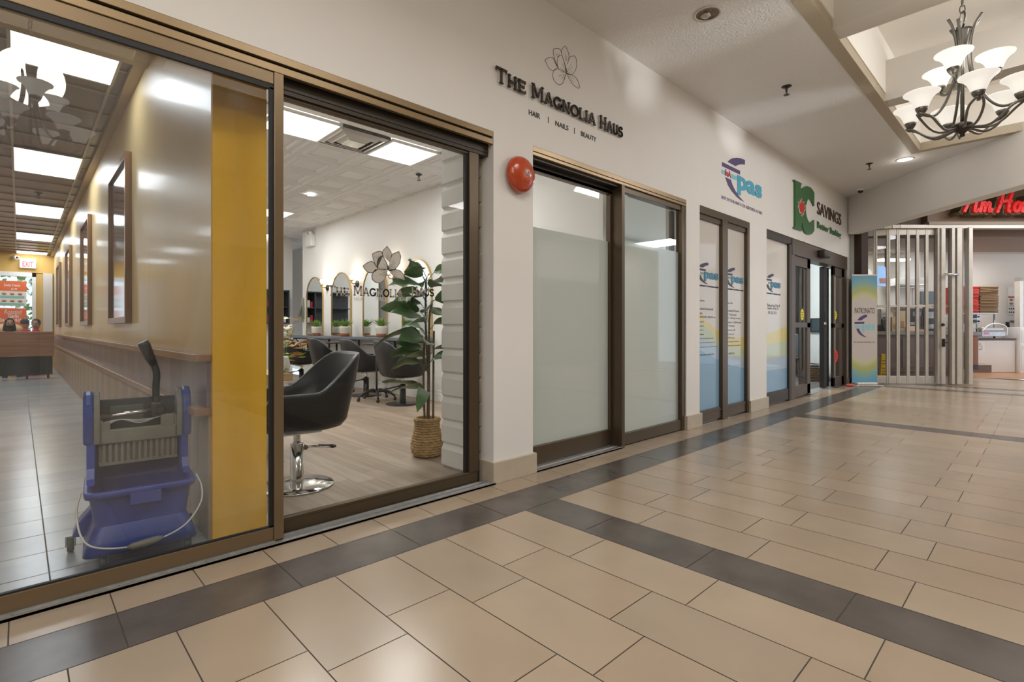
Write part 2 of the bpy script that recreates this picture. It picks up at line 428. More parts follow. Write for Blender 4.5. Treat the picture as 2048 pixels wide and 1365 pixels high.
# ================================================================== STOREFRONT 1 (restaurant + salon panes)
s1 = senty('window_1')
t = MB(); t.box(-2.5, 2.47, .0, .022, 2.505, 2.545); t.box(-2.5, 2.47, .022, .03, 2.49, 2.545, 1); t.box(-2.5, 2.47, .0, .028, 2.452, 2.490)
struct('head_trim', t, [M_BRONZEL, M_BRONZED], s1, bevel=.002)
t = MB(); t.box(-2.5, 2.47, .03, .16, 2.47, 2.545); t.box(.98, 2.47, .055, .15, 2.375, 2.47); t.box(.98, 2.47, .05, .055, 2.40, 2.415); t.box(.98, 2.47, .05, .055, 2.44, 2.45)
struct('track', t, M_BRONZED, s1)
t = MB(); t.box(-2.5, 2.47, -.03, .17, 0, .012); t.box(-2.5, 2.47, -.03, -.022, .0, .017); t.box(-2.5, 2.47, .0, .006, .012, .02); t.box(-2.5, 2.47, .05, .056, .012, .022)
for i in range(14): t.lathe([(0, .0135), (.005, .0135), (.005, .012)], (-2+i*.33, -.012, 0), 8, 1)
struct('sill', t, [M_ALU, M_BLK], s1)
# left pane (the restaurant's)
t = MB(); t.box(.955, 1.003, .0, .052, .012, 2.452); t.box(-2.5, .955, .008, .05, 2.388, 2.452); t.box(-2.5, .955, .008, .05, .012, .088)
t.box(-1.25, -1.2, .008, .05, .08, 2.4)
struct('frame', t, [M_BRONZE], s1, bevel=.003).data.materials[0] = mat('bronze_satin', (.23, .165, .095), .33, metal=.55)
t = MB()
t.box(-1.2, .955, .012, .03, 2.362, 2.388); t.box(.935, .955, .012, .03, .088, 2.37); t.box(-1.2, .955, .012, .03, .088, .096)
struct('gasket', t, M_BLACK, s1)
struct('glass_pane', MB().box(-2.5, .94, .030, .036, .09, 2.37), M_GLASSD, s1)
# right pane (the salon's)
t = MB(); t.box(1.0, 2.385, .07, .11, .012, .10); t.box(2.30, 2.385, .06, .115, .10, 2.40); t.box(1.0, 2.385, .07, .11, 2.36, 2.40); t.box(1.0, 2.385, .066, .07, .086, .10)
struct('frame', t, M_BRONZE, s1, bevel=.003)
t = MB(); t.box(2.275, 2.30, .078, .10, .10, 2.37); t.box(2.385, 2.40, .07, .12, .012, 2.45)
struct('gasket', t, M_BLACK, s1)
struct('glass_pane', MB().box(1.0, 2.28, .086, .092, .10, 2.37), M_GLASS, s1)

# ================================================================== STOREFRONT 2 (frosted panes)
s2 = senty('window_2')
t = MB(); t.box(2.885, 5.33, .0, .02, 2.505, 2.545); t.box(2.885, 5.33, .0, .03, 2.475, 2.5)
struct('head_trim', t, M_BRONZEL, s2, bevel=.002)
t = MB(); t.box(2.885, 5.33, .03, .17, 2.455, 2.54); t.box(2.885, 4.1, .10, .16, 2.40, 2.455)
struct('track', t, M_BRONZED, s2)
t = MB(); t.box(2.9, 4.075, -.02, .17, 0, .012); t.box(2.9, 4.075, -.02, -.012, 0, .018); t.box(2.9, 4.075, .04, .046, 0, .018)
struct('sill', t, M_ALU, s2)
t = MB(); t.box(2.885, 4.05, .10, .15, .02, .165); t.box(4.045, 4.085, .10, .15, .02, 2.42); t.box(2.885, 4.05, .10, .15, 2.395, 2.43)
struct('frame', t, M_BRONZE, s2, bevel=.003)
t = MB(); t.box(4.075, 4.125, -.01, .13, .0, 2.475); t.box(4.125, 5.30, .02, .07, .01, .12); t.box(5.25, 5.33, .01, .08, .0, 2.475); t.box(4.125, 5.30, .02, .07, 2.42, 2.475)
struct('frame', t, M_BRONZE, s2, bevel=.003)
struct('glass_pane', MB().box(2.885, 4.046, .122, .128, .16, 2.40), M_GLASS, s2)
struct('glass_pane', MB().box(4.125, 5.25, .046, .052, .12, 2.42), M_GLASS, s2)
M_FROST = film('frosted_film', (.72, .735, .70), .55, see=.06)
struct('frosted_film', MB().box(2.885, 4.046, .1285, .1295, .16, 1.95), M_FROST, s2)
struct('frosted_film', MB().box(4.125, 5.25, .0525, .0535, .12, 1.965), M_FROST, s2)
t = MB(); t.box(5.185, 5.25, .10, .13, .1, 2.42)
struct('inner_stile', t, M_BRONZED, s2)

# ================================================================== STOREFRONT 3 (patronato panes)
s3 = senty('window_3')
t = MB(); t.box(5.645, 7.075, .0, .09, 2.46, 2.545)
struct('head_trim', t, M_BRONZE, s3, bevel=.002)
t = MB()
t.box(5.645, 6.25, .02, .07, .02, .16); t.box(6.40, 7.0, .02, .07, .02, .16); t.box(5.645, 7.0, .02, .07, 2.40, 2.46)
t.box(6.25, 6.40, .0, .08, 0, 2.46); t.box(7.0, 7.075, .0, .09, 0, 2.46)
t.box(5.645, 6.25, .01, .02, .125, .135); t.box(6.40, 7.0, .01, .02, .125, .135)
struct('frame', t, M_BRONZE, s3, bevel=.003)
struct('glass_pane', MB().box(5.645, 6.25, .046, .052, .16, 2.41), M_GLASS, s3)
struct('glass_pane', MB().box(6.40, 7.0, .046, .052, .16, 2.41), M_GLASS, s3)
FILM = [film('vinyl_pale', (.66, .60, .54), .35), film('vinyl_yellow', (.68, .56, .22), .35), film('vinyl_green', (.52, .56, .40), .35), film('vinyl_light_blue', (.42, .52, .62), .35), film('vinyl_blue', (.26, .42, .56), .35)]
def vinyl(parent, x0, x1, yp, ztop, zbot, bounds):
    # bounds: for each seam a list of (x, z) knots, top to bottom
    N = 24; m = MB()
    def ev(kn, x):
        if x <= kn[0][0]: return kn[0][1]
        for (a, za), (b, zb) in zip(kn[:-1], kn[1:]):
            if x <= b:
                q = (x-a)/(b-a); q = q*q*(3-2*q); return za+(zb-za)*q
        return kn[-1][1]
    for i in range(N):
        xa, xb = x0+(x1-x0)*i/N, x0+(x1-x0)*(i+1)/N
        za = [ztop]+[ev(k, xa) for k in bounds]+[zbot]; zb = [ztop]+[ev(k, xb) for k in bounds]+[zbot]
        for j in range(len(za)-1): m.quad((xa, yp, za[j+1]), (xb, yp, zb[j+1]), (xb, yp, zb[j]), (xa, yp, za[j]), j)
    return struct('printed_film', m, FILM, parent, recalc=False)
cc = lambda u, v: (lambda p: (p.x, p.z))(WP(1380+u/4.265, 540+v/4.265, .045))
vinyl(s3, 5.645, 6.25, .0455, 2.405, .16, [[cc(75, 350), cc(150, 450), cc(245, 522)], [cc(75, 430), cc(150, 500), cc(245, 590)], [cc(75, 570), cc(150, 610), cc(245, 668)], [cc(75, 680), cc(150, 720), cc(245, 768)]])
vinyl(s3, 6.40, 7.0, .0455, 2.405, .16, [[cc(295, 552), cc(380, 580), cc(460, 575)], [cc(295, 640), cc(380, 668), cc(460, 675)], [cc(295, 735), cc(380, 748), cc(460, 762)], [cc(295, 800), cc(380, 822), cc(460, 838)]])

M_PURP = mat('logo_indigo', (.085, .060, .19), .45); M_TEAL = mat('logo_teal', (.10, .42, .58), .45); M_LBL = mat('logo_light_blue', (.28, .60, .70), .45)
M_INK = mat('ink', (.035, .03, .03), .5); M_RED = mat('logo_red', (.50, .02, .03), .45)
M_INKL = mat('ink_soft', (.16, .15, .15), .5)
# the emblem, traced once in its own units: width 0..1.29, height 0..~.65
def pas_logo(root, fn, x0, z0, sx, sz, ink, teal, lb, full=True):
    T = lambda pts: [(x0+(a-6.211)*sx, z0+(b-2.72)*sz) for a, b in pts]
    def P(name, pts, m, d=.004): MB().prism(T(pts), fn, 0, d).build(name, m, root)
    P('arc', [(6.382, 3.204), (6.452, 3.248), (6.523, 3.281), (6.645, 3.315), (6.769, 3.338), (6.91, 3.347), (6.91, 3.285), (6.82, 3.27), (6.719, 3.243), (6.62, 3.203)], ink)
    P('bar', [(6.226, 3.166), (6.757, 3.170), (6.757, 3.122), (6.226, 3.117)], ink)
    P('light_bar', [(6.211, 3.071), (6.294, 3.072), (6.294, 3.025), (6.215, 3.023)], lb); P('light_bar', [(6.488, 3.076), (6.657, 3.078), (6.65, 3.028), (6.5, 3.023)], lb)
    P('lower_arc', [(6.317, 2.999), (6.476, 3.0), (6.523, 2.942), (6.62, 2.878), (6.744, 2.828), (6.884, 2.79), (6.769, 2.795), (6.645, 2.817), (6.5, 2.862), (6.393, 2.917)], ink)
    a = T([(6.67, 2.855), (7.488, 3.105)])
    text('lettering_pas', 'pas', teal, fn, a[0][0], a[1][0], a[0][1]-.0*sz, a[1][1], 0, .006, .04, root)
    if full:
        a = T([(6.30, 3.02), (6.48, 3.10)]); text('lettering_fna', 'fnA', M_RED, fn, a[0][0], a[1][0], a[0][1], a[1][1], 0, .005, .02, root)
    a = T([(6.211, 2.715), (7.503, 2.755)]); text('small_lettering', 'ENTE DI PATRONATO E DI ASSISTENZA SOCIALE', ink, fn, a[0][0], a[1][0], a[0][1], a[1][1], 0, .003, 0, root, res=1)
for (xa, yp, z0, sc, nm, lab) in ((WP(1436, 560, .045).x-.587, .0445, 1.62, .46, 'window_decal', 'blue and indigo pas decal on the pane with the Italian service list'),
                          (WP(1486, 560, .045).x-.587, .0445, 1.62, .46, 'window_decal', 'blue and indigo pas decal on the pane with the English service list'),
                          (WP(1560.5, 560, .055).x-.62, .0545, 1.63, .485, 'window_decal', 'blue and indigo pas decal on single printed pane beside the automatic door')):
    r_ = thing(nm, lab, 'window decal', (0, 0, 0)); pas_logo(r_, PY(yp), xa, z0, sc, sc, mat('decal_navy', (.035, .03, .07), .5), mat('decal_teal', (.06, .22, .34), .5), mat('decal_light_blue', (.18, .33, .42), .5), False)
def lines(root, rows, u0f, yp, org=(1380, 540), sc=4.265, m=M_INKL):
    for (s_, u0, u1, v0, v1) in rows:
        a = WP(org[0]+u0/sc, org[1]+v1/sc, yp); b = WP(org[0]+u1/sc, org[1]+v0/sc, yp); lo = min(a.z, b.z); hi = max(a.z, b.z)
        text('lettering_line', s_, m, PY(yp), a.x, b.x, lo+.2*(hi-lo), hi, 0, .001, 0, root, res=1)
r_ = thing('window_lettering', 'dark Italian list of services lettered on left printed pane', 'window lettering')
lines(r_, [('assistenza', 78, 124, 255, 272), ('Pensioni Internazionali', 78, 196, 325, 346), ('Italiane', 78, 110, 362, 380), ('REGIONALI, INPDAP etc.', 78, 218, 396, 418), ('Successioni', 78, 118, 436, 452), ('Cittadinanza', 78, 118, 472, 488), ('Passaporti', 78, 116, 508, 524), ('Traduzioni', 78, 118, 544, 560), ('Pensioni Supplementari', 78, 198, 578, 598), ('Rate, Ricostituzioni etc.', 78, 214, 612, 632), ('Assistenza con Servizi Sociali', 78, 230, 648, 668), ('ASSISTENZA GRATUITA', 78, 204, 712, 740)], 0, .0445)
r_ = thing('window_lettering', 'dark English list of services lettered on right printed pane', 'window lettering')
lines(r_, [('Assistance with:', 300, 364, 275, 292), ('International Pensions', 306, 420, 342, 362), ('CPP - Retirement', 306, 396, 374, 394), ('OAS - Old Age Security', 306, 430, 406, 428), ('Survivor\'s / Child Benefit', 306, 436, 440, 460), ('CPP Disability', 306, 382, 472, 492), ('Allowance, GIS', 306, 386, 506, 526), ('Leave, etc.', 324, 376, 542, 560), ('Child Rearing', 306, 380, 574, 594), ('Foreign Pensions', 324, 416, 604, 626), ('Social Service Assessment', 306, 430, 636, 658), ('FREE SERVICES', 300, 380, 704, 730)], 0, .0445)

# ================================================================== STOREFRONT 4: fixed pane and automatic door
s4 = senty('window_4')
YD = .10
t = MB(); t.box(7.67, 8.75, .02, .08, 2.44, 2.545); t.box(7.67, 8.68, .03, .08, .02, .19); t.box(8.66, 8.78, .02, .10, .0, 2.46)
struct('frame', t, M_BRONZED, s4, bevel=.003)
struct('glass_pane', MB().box(7.67, 8.66, .056, .062, .19, 2.45), M_GLASS, s4)
c8 = lambda u, v: (lambda p: (p.x, p.z))(WP(1380+u/4.265, 540+v/4.265, .055))
vinyl(s4, 7.67, 8.66, .0555, 2.44, .19, [[c8(655, 550), c8(730, 520), c8(800, 492)], [c8(655, 640), c8(730, 628), c8(800, 608)], [c8(655, 765), c8(730, 752), c8(800, 732)], [c8(655, 862), c8(730, 852), c8(800, 842)]])
r_ = thing('window_lettering', 'three faint address lines lettered on printed pane beside the automatic door', 'window lettering')
lines(r_, [('Business Road Unit 44', 660, 768, 295, 320), ('Hamilton, ON L8L 2Z7', 662, 756, 324, 346), ('905 626 7313', 666, 738, 356, 384)], 0, .0545)
d1 = senty('door_1')
t = MB(); t.box(8.80, 11.98, .02, .22, 2.30, 2.545)
struct('header_box', t, M_BRONZED, d1, bevel=.004)
M_BRN = mat('bronze_brown_door', (.115, .085, .065), .4, metal=.35)
d1.children[0].data.materials[0] = M_BRN
t = MB(); t.box(8.80, 8.97, .03, .20, 0, 2.30); t.box(11.86, 11.98, .03, .20, 0, 2.30)
struct('jamb', t, M_BRN, d1, bevel=.003)
def leaf(x0, x1, y, handleside, nm='door_leaf'):
    t = MB(); t.box(x0, x1, y, y+.05, .02, .19); t.box(x0, x1, y, y+.05, 2.14, 2.30); t.box(x0, x1, y, y+.05, 1.14, 1.225)
    t.box(x0, x0+.07, y, y+.05, .02, 2.3); t.box(x1-.16, x1, y, y+.05, .02, 2.3)
    o = struct(nm, t, M_BRN, d1, bevel=.003)
    struct('glass_pane', MB().box(x0+.07, x1-.16, y+.022, y+.028, .19, 1.14), M_GLASS, o)
    struct('glass_pane', MB().box(x0+.07, x1-.16, y+.022, y+.028, 1.225, 2.14), M_GLASS, o)
    return o
leaf(8.97, 9.78, .05, 1)
leaf(11.16, 11.86, .05, 0)
# the two inner sliding leaves, standing back behind the fixed ones, and the black edges round the opening
t = MB(); t.box(9.66, 9.84, .14, .2, .02, 2.28)
struct('meeting_stile', t, M_BLACK, d1)
t = MB(); t.box(10.83, 10.99, .12, .2, .02, 2.28); t.box(11.08, 11.2, .14, .2, .02, 2.28); t.box(10.8, 10.83, .1, .14, 1.15, 1.42)
struct('meeting_stile', t, M_BLACK, d1)
struct('latch', MB().box(10.78, 10.84, .08, .11, 1.20, 1.24), M_CHROME, d1)
struct('threshold', MB().box(9.78, 11.1, .03, .25, .0, .008), M_ALU, d1)
r_ = thing('motion_sensor', 'small dark motion sensor on header above the automatic door', 'sensor')
p = WP(1650, 508, -.05)
q = MB(); q.rbox(p.x-.16, p.x+.16, -.10, .02, 2.37, 2.50, .03); q.build('housing', mat('sensor_brown', (.05, .04, .035), .4), r_)
MB().rbox(p.x-.10, p.x+.10, -.108, -.09, 2.385, 2.43, .01).build('lens', M_BLK, r_)
def sticker(lab, u, v, y, w_, h_, col, name='door_sticker', rnd=True):
    p = WP(u, v, y); n = 20; pts = [(p.x+w_/2*math.cos(2*PI*i/n), p.z+h_/2*math.sin(2*PI*i/n)) for i in range(n)]
    o = thing(name, lab, 'sticker'); MB().prism(pts, PY(y), 0, .002).build('disc', mat('sticker_%d' % int(u), col, .5), o)
    m = M_INK if col[0] > .7 else M_WHITE
    for i, s_ in enumerate(('CAUTION', 'AUTOMATIC', 'DOOR')):
        text('lettering', s_, m, PY(y-.002), p.x-w_*.36, p.x+w_*.36, p.z+h_*(.14-.2*i), p.z+h_*(.25-.2*i), 0, .001, 0, o, res=1)
    return o
sticker('yellow oval caution sticker on left leaf of the automatic door', 1604.5, 630, .068, .16, .19, (.85, .72, .02))
sticker('yellow oval caution sticker on right leaf of the automatic door', 1670, 631, .068, .24, .17, (.85, .72, .03))
sticker('red oval sticker low on right leaf of the automatic door', 1671, 713, .068, .32, .24, (.75, .03, .02))

# ================================================================== SIGNS ON THE FASCIA
# --- serif capitals drawn from strokes (unit height)
def arc(cx, cy, rx, ry, a0, a1, n=12): return [(cx+rx*math.cos(math.radians(a0+(a1-a0)*i/n)), cy+ry*math.sin(math.radians(a0+(a1-a0)*i/n))) for i in range(n+1)]
SF = .16
GL = {
 'T': (.86, [[(.43, 0), (.43, .93)], [(.06, .93), (.80, .93)], [(.30, .03), (.56, .03)], [(.06, .78), (.06, .97)], [(.80, .78), (.80, .97)]]),
 'H': (.98, [[(.2, 0), (.2, 1)], [(.78, 0), (.78, 1)], [(.2, .5), (.78, .5)], [(.07, .03), (.33, .03)], [(.65, .03), (.91, .03)], [(.07, .97), (.33, .97)], [(.65, .97), (.91, .97)]]),
 'E': (.84, [[(.2, 0), (.2, 1)], [(.08, .94), (.74, .94)], [(.2, .5), (.62, .5)], [(.08, .06), (.76, .06)], [(.74, .8), (.74, .97)], [(.76, .03), (.76, .22)], [(.62, .4), (.62, .6)]]),
 'M': (1.12, [[(.18, 0), (.18, .95)], [(.94, 0), (.94, .95)], [(.2, .97), (.56, .2)], [(.92, .97), (.56, .2)], [(.06, .03), (.30, .03)], [(.82, .03), (1.06, .03)], [(.06, .97), (.22, .97)], [(.90, .97), (1.06, .97)]]),
 'A': (1.0, [[(.14, 0), (.48, 1)], [(.86, 0), (.52, 1)], [(.26, .33), (.74, .33)], [(.02, .03), (.27, .03)], [(.73, .03), (.98, .03)]]),
 'G': (.98, [arc(.5, .5, .40, .45, 40, 345, 18), [(.88, .06), (.88, .42)], [(.62, .42), (.94, .42)], [(.80, .78), (.84, .95)]]),
 'N': (1.02, [[(.2, 0), (.2, .96)], [(.82, 0), (.82, 1)], [(.2, .96), (.82, .03)], [(.07, .03), (.33, .03)], [(.06, .97), (.24, .97)], [(.69, .97), (.95, .97)]]),
 'O': (1.0, [arc(.5, .5, .41, .45, 0, 360, 24)]),
 'L': (.78, [[(.2, 0), (.2, 1)], [(.08, .06), (.70, .06)], [(.70, .03), (.70, .26)], [(.07, .97), (.33, .97)]]),
 'I': (.40, [[(.2, 0), (.2, 1)], [(.07, .03), (.33, .03)], [(.07, .97), (.33, .97)]]),
 'U': (.96, [[(.2, 1), (.2, .34)]+arc(.48, .34, .28, .29, 180, 360, 10)+[(.76, 1)], [(.07, .97), (.33, .97)], [(.63, .97), (.89, .97)]]),
 'S': (.80, [arc(.40, .73, .27, .22, 30, 270, 12)+arc(.40, .28, .29, .23, 90, -150, 12), [(.66, .78), (.66, .97)], [(.13, .04), (.13, .24)]]),
}
def serif(mb, word, fn, x0, z0, caph, small, th, d0, d1, x1=None, mi=0):
    tot = 0; big = True
    for ch in word:
        if ch == ' ': tot += .42*caph; big = True; continue
        tot += GL[ch][0]*(caph if big else small); big = False
    k = (x1-x0)/tot if x1 else 1; x = x0; big = True
    for ch in word:
        if ch == ' ': x += .42*caph*k; big = True; continue
        h = caph if big else small
        for st in GL[ch][1]:
            ser = len(st) == 2 and math.hypot(st[0][0]-st[1][0], st[0][1]-st[1][1]) < .30
            mb.ribbon([(x+a*h*k, z0+b*h) for a, b in st], th*(.45 if ser else 1), fn, d0, d1, mi)
        x += GL[ch][0]*h*k; big = False
sg = thing('shop_sign', 'raised dark bronze letters THE MAGNOLIA HAUS on white fascia', 'sign', (0, 0, 0))
xs = 2.478
words = [('THE', 2.478, 2.789), ('MAGNOLIA', 2.845, 3.66), ('HAUS', 3.715, 4.075)]
M_SIGN = mat('sign_bronze', (.062, .048, .036), .4, metal=.3)
for wd, a, b in words:
    m = MB(); serif(m, wd, PY(0), a, 2.905, .112, .092, .0145, .012, .026, b); m.build('word', M_SIGN, sg)
m = MB()
sg2 = thing('shop_sign', 'thin black lettering HAIR, NAILS, BEAUTY under the magnolia sign', 'sign')
for s_, a, b, z0, z1 in (('HAIR', 2.838, 2.963, 2.772, 2.812), ('NAILS', 3.147, 3.309, 2.772, 2.812), ('BEAUTY', 3.477, 3.690, 2.774, 2.814), ):
    text('word', s_, M_INK, PY(0), a, b, z0, z1, .0, .004, 0, sg2)
for a in (3.062, 3.388): MB().box(a-.0025, a+.0025, -.004, 0, 2.768, 2.818).build('divider', M_INK, sg2)
FLW = [[(3.217, 3.393), (3.232, 3.43), (3.269, 3.472), (3.296, 3.443), (3.32, 3.41), (3.315, 3.367), (3.296, 3.324)],
 [(3.17, 3.264), (3.14, 3.299), (3.125, 3.338), (3.117, 3.381), (3.155, 3.402), (3.194, 3.415), (3.217, 3.408), (3.225, 3.375)],
 [(3.023, 3.261), (3.057, 3.289), (3.11, 3.315), (3.132, 3.301), (3.147, 3.276), (3.178, 3.251), (3.14, 3.218), (3.102, 3.202), (3.062, 3.211), (3.035, 3.241), (3.023, 3.261)],
 [(3.19, 3.25), (3.17, 3.264), (3.167, 3.314), (3.186, 3.351), (3.232, 3.38), (3.24, 3.35), (3.264, 3.318), (3.28, 3.282), (3.28, 3.246)],
 [(3.315, 3.367), (3.328, 3.398), (3.361, 3.415), (3.402, 3.432), (3.423, 3.385), (3.41, 3.317), (3.369, 3.266), (3.32, 3.242), (3.28, 3.246)],
 [(3.28, 3.246), (3.201, 3.246), (3.147, 3.236), (3.113, 3.188), (3.117, 3.144), (3.155, 3.117), (3.201, 3.117), (3.24, 3.145), (3.264, 3.194), (3.28, 3.246)],
 [(3.28, 3.246), (3.328, 3.205), (3.369, 3.177), (3.46, 3.165), (3.452, 3.215), (3.418, 3.248), (3.369, 3.259), (3.28, 3.246)]]
def smooth2(p, it=2):
    for _ in range(it):
        q = [p[0]]
        for a, b in zip(p[:-1], p[1:]): q += [(a[0]*.75+b[0]*.25, a[1]*.75+b[1]*.25), (a[0]*.25+b[0]*.75, a[1]*.25+b[1]*.75)]
        q.append(p[-1]); p = q
    return p
def flower(mb, fn, T, r, veins=True):
    for k, pl in enumerate(FLW):
        pts = [T(*a) for a in smooth2(pl)]; mb.tube([fn(a, b, r) for a, b in pts], r, 5)
        if veins:
            cx, cy = sum(a for a, b in pl)/len(pl), sum(b for a, b in pl)/len(pl)
            for j in range(3):
                ex, ey = pl[(len(pl)//2+j-1) % len(pl)]
                st = (3.28, 3.246) if k not in (0, 1) else (3.27, 3.33) if k == 0 else (3.185, 3.33)
                a = (st[0]*.85+ex*.15, st[1]*.85+ey*.15); b = (st[0]*.45+ex*.55+.004*j, st[1]*.45+ey*.55)
                mb.tube([fn(*T(*a), r), fn(*T((a[0]+b[0])/2+.004, (a[1]+b[1])/2), r), fn(*T(*b), r)], r*.55, 4)
    for j in range(14):
        a = j*2.4; q = T(3.282+.010*math.cos(a)*(j/14+.3), 3.262+.018*math.sin(a)*(j/14+.3)); mb.tube([fn(q[0], q[1], 0), fn(q[0]+.003, q[1]+.004, r*2)], r*1.2, 4)
m = MB(); flower(m, PY(0), lambda a, b: (a, b), .0017)
tag(m.build('flower_drawing', M_SIGN), 'thin black line drawing of a magnolia flower on white fascia', 'sign')

pl_ = thing('shop_sign', 'large blue and indigo emblem with letters pas on white fascia', 'sign')
pas_logo(pl_, PY(0), 6.211, 2.72, 1.0, 1.0, M_PURP, mat('sign_teal', (.07, .40, .58), .4), mat('sign_lblue', (.20, .60, .74), .4))
M_GRN = mat('sign_green', (.035, .14, .04), .4); M_BRN2 = mat('sign_brown', (.06, .03, .02), .4)
ic = thing('shop_sign', 'dark green IC monogram with red maple leaf on fascia', 'sign')
IC = [(8.727, 3.447), (9.085, 3.458), (9.038, 3.41), (9.046, 3.308), (9.163, 3.401), (9.322, 3.464), (9.527, 3.477), (9.64, 3.455), (9.718, 3.424), (9.718, 3.198), (9.67, 3.23), (9.611, 3.262), (9.53, 3.282), (9.444, 3.28), (9.38, 3.25), (9.33, 3.19), (9.29, 3.13), (9.282, 3.094), (9.29, 3.02), (9.322, 2.968), (9.38, 2.91), (9.444, 2.888), (9.52, 2.886), (9.60, 2.91), (9.718, 2.966), (9.718, 2.781), (9.62, 2.72), (9.527, 2.696), (9.42, 2.682), (9.322, 2.683), (9.24, 2.70), (9.163, 2.747), (9.085, 2.841), (9.065, 2.747), (9.104, 2.698), (8.727, 2.690), (8.735, 2.712), (8.782, 2.725), (8.778, 3.42), (8.735, 3.43)]
MB().prism(IC, PY(0), 0, .03).build('monogram', M_GRN, ic)
LF = [(9.073, 3.202), (9.105, 3.144), (9.171, 3.174), (9.163, 3.113), (9.242, 3.133), (9.194, 3.079), (9.222, 3.065), (9.155, 3.01), (9.14, 2.97), (9.09, 2.985), (9.085, 2.945), (9.06, 2.945), (9.055, 2.985), (8.989, 2.975), (8.97, 3.02), (8.913, 3.063), (8.955, 3.076), (8.918, 3.13), (8.995, 3.112), (8.995, 3.17), (9.04, 3.144)]
cx, cy = 9.075, 3.07
MB().prism([(cx+(a-cx)*1.18, cy+(b-cy)*1.14) for a, b in LF], PY(-.03), 0, .003).build('leaf_outline', M_WHITE, ic)
MB().prism(LF, PY(-.033), 0, .003).build('leaf', mat('leaf_red', (.55, .03, .02), .4), ic)
s_ = thing('shop_sign', 'raised dark brown word SAVINGS on fascia beside green monogram', 'sign')
text('word', 'SAVINGS', M_BRN2, PY(0), 9.95, 11.42, 3.105, 3.325, .0, .014, .0, s_)
s_ = thing('shop_sign', 'green words Better Banking on fascia below the word SAVINGS', 'sign')
text('word', 'Better', M_GRN, PY(0), 9.95, 10.62, 2.865, 2.98, .0, .012, .02, s_); text('word', 'Banking', M_GRN, PY(0), 10.70, 11.42, 2.83, 2.98, .0, .012, .02, s_)

# fire bell on the first pier
b = thing('fire_bell', 'round red fire alarm bell on white pier', 'alarm bell', (2.715, 0, 2.275))
prof = [(0, .085), (.03, .084), (.07, .078), (.105, .062), (.128, .040), (.137, .016), (.137, .008), (.130, .008), (.12, .012)]
MB().lathe(prof, (0, -.02, 0), 40, 0, 'y').build('gong', mat('bell_red', (.52, .065, .014), .22, coat=.6), b)
MB().lathe([(0, .025), (.06, .025), (.06, 0)], (0, 0, 0), 24, 0, 'y').build('backplate', M_BLK, b)
MB().lathe([(0, .014), (.018, .013), (.02, .0)], (0, -.103, 0), 20, 0, 'y').build('centre_cap', mat('bell_cap', (.6, .56, .5), .3), b)
MB().lathe([(0, .006), (.004, .006), (.004, 0)], (0, -.117, 0), 8, 0, 'y').build('bolt', M_BLK, b)

# ================================================================== MALL CEILING FITTINGS
def sprinkler(root_label, x, y, z, name='sprinkler_head', s=1.0):
    t = thing(name, root_label, 'sprinkler', (x, y, z))
    MB().lathe([(0, -.012*s), (.022*s, -.010*s), (.042*s, 0), (0, 0)], (0, 0, 0), 20).build('escutcheon', M_BLK if s > 1.05 else mat('sprinkler_metal', (.12, .11, .10), .35, metal=.8), t)
    m = MB(); m.tube([(0, 0, -.01), (0, 0, -.03*s)], .011*s, 8); m.tube([(-.013*s, 0, -.03*s), (-.018*s, 0, -.05*s), (-.006*s, 0, -.072*s)], .003*s, 6); m.tube([(.013*s, 0, -.03*s), (.018*s, 0, -.05*s), (.006*s, 0, -.072*s)], .003*s, 6)
    m.lathe([(0, -.076*s), (.024*s, -.074*s), (.024*s, -.071*s), (0, -.071*s)], (0, 0, 0), 12); m.tube([(0, 0, -.03*s), (0, 0, -.072*s)], .004*s, 6)
    m.build('nozzle', mat('sprinkler_metal', (.12, .11, .10), .35, metal=.8), t); return t
sprinkler('black sprinkler head on ceiling above the pas sign', 5.978, -.817, HC, s=1.25)
sprinkler('black sprinkler head on ceiling near the far corner downlight', 9.71, -.81, HC, s=1.25)
def can(label, x, y, lit, r=.10):
    t = thing('recessed_light', label, 'ceiling light', (x, y, HC))
    MB().lathe([(r*.82, .0), (r*.82, -.008), (r, -.006), (r, 0)], (0, 0, 0), 36).build('trim_ring', mat('can_ring', (.6, .57, .52), .4), t)
    if lit: MB().lathe([(0, -.004), (r*.82, -.004), (r*.82, 0)], (0, 0, 0), 30).build('diffuser', mat('can_lit', (1, 1, 1), .4, emit=2.5, ecol=(1, .97, .9)), t)
    else:
        MB().lathe([(r*.82, -.003), (r*.6, -.001), (0, -.001)], (0, 0, 0), 30).build('reflector', mat('can_bronze', (.16, .12, .08), .3, metal=.8, var=.5, vscale=30), t)
        m = MB(); m.sphere((.01, .02, -.004), .04, 0, 14, .5); m.build('bulb', mat('dead_bulb', (.5, .45, .4), .15, metal=.5), t)
    return t
can('large unlit recessed light with bronze reflector in ceiling', 4.12, -.818, False, .112)
can('small lit round downlight in ceiling beside the coffer corner', 9.862, -1.24, True, .12)
point('downlight_lamp', (9.862, -1.24, 3.60), 1.2, WARM)
for i, (x, y) in enumerate(((-1.6, -.82), (1.3, -.82), (7.9, -4.6), (4.0, -4.6))): pass
p = GP(1721, 382, 3.70)
t = thing('security_camera', 'small black dome camera at ceiling corner above the savings sign', 'security camera', (p.x, p.y, HC))
MB().lathe([(.06, 0), (.06, -.02), (.045, -.035)], (0, 0, 0), 20).build('base', M_WHITE, t); MB().sphere((0, 0, -.035), .045, 0, 16).build('dome', M_BLK, t)

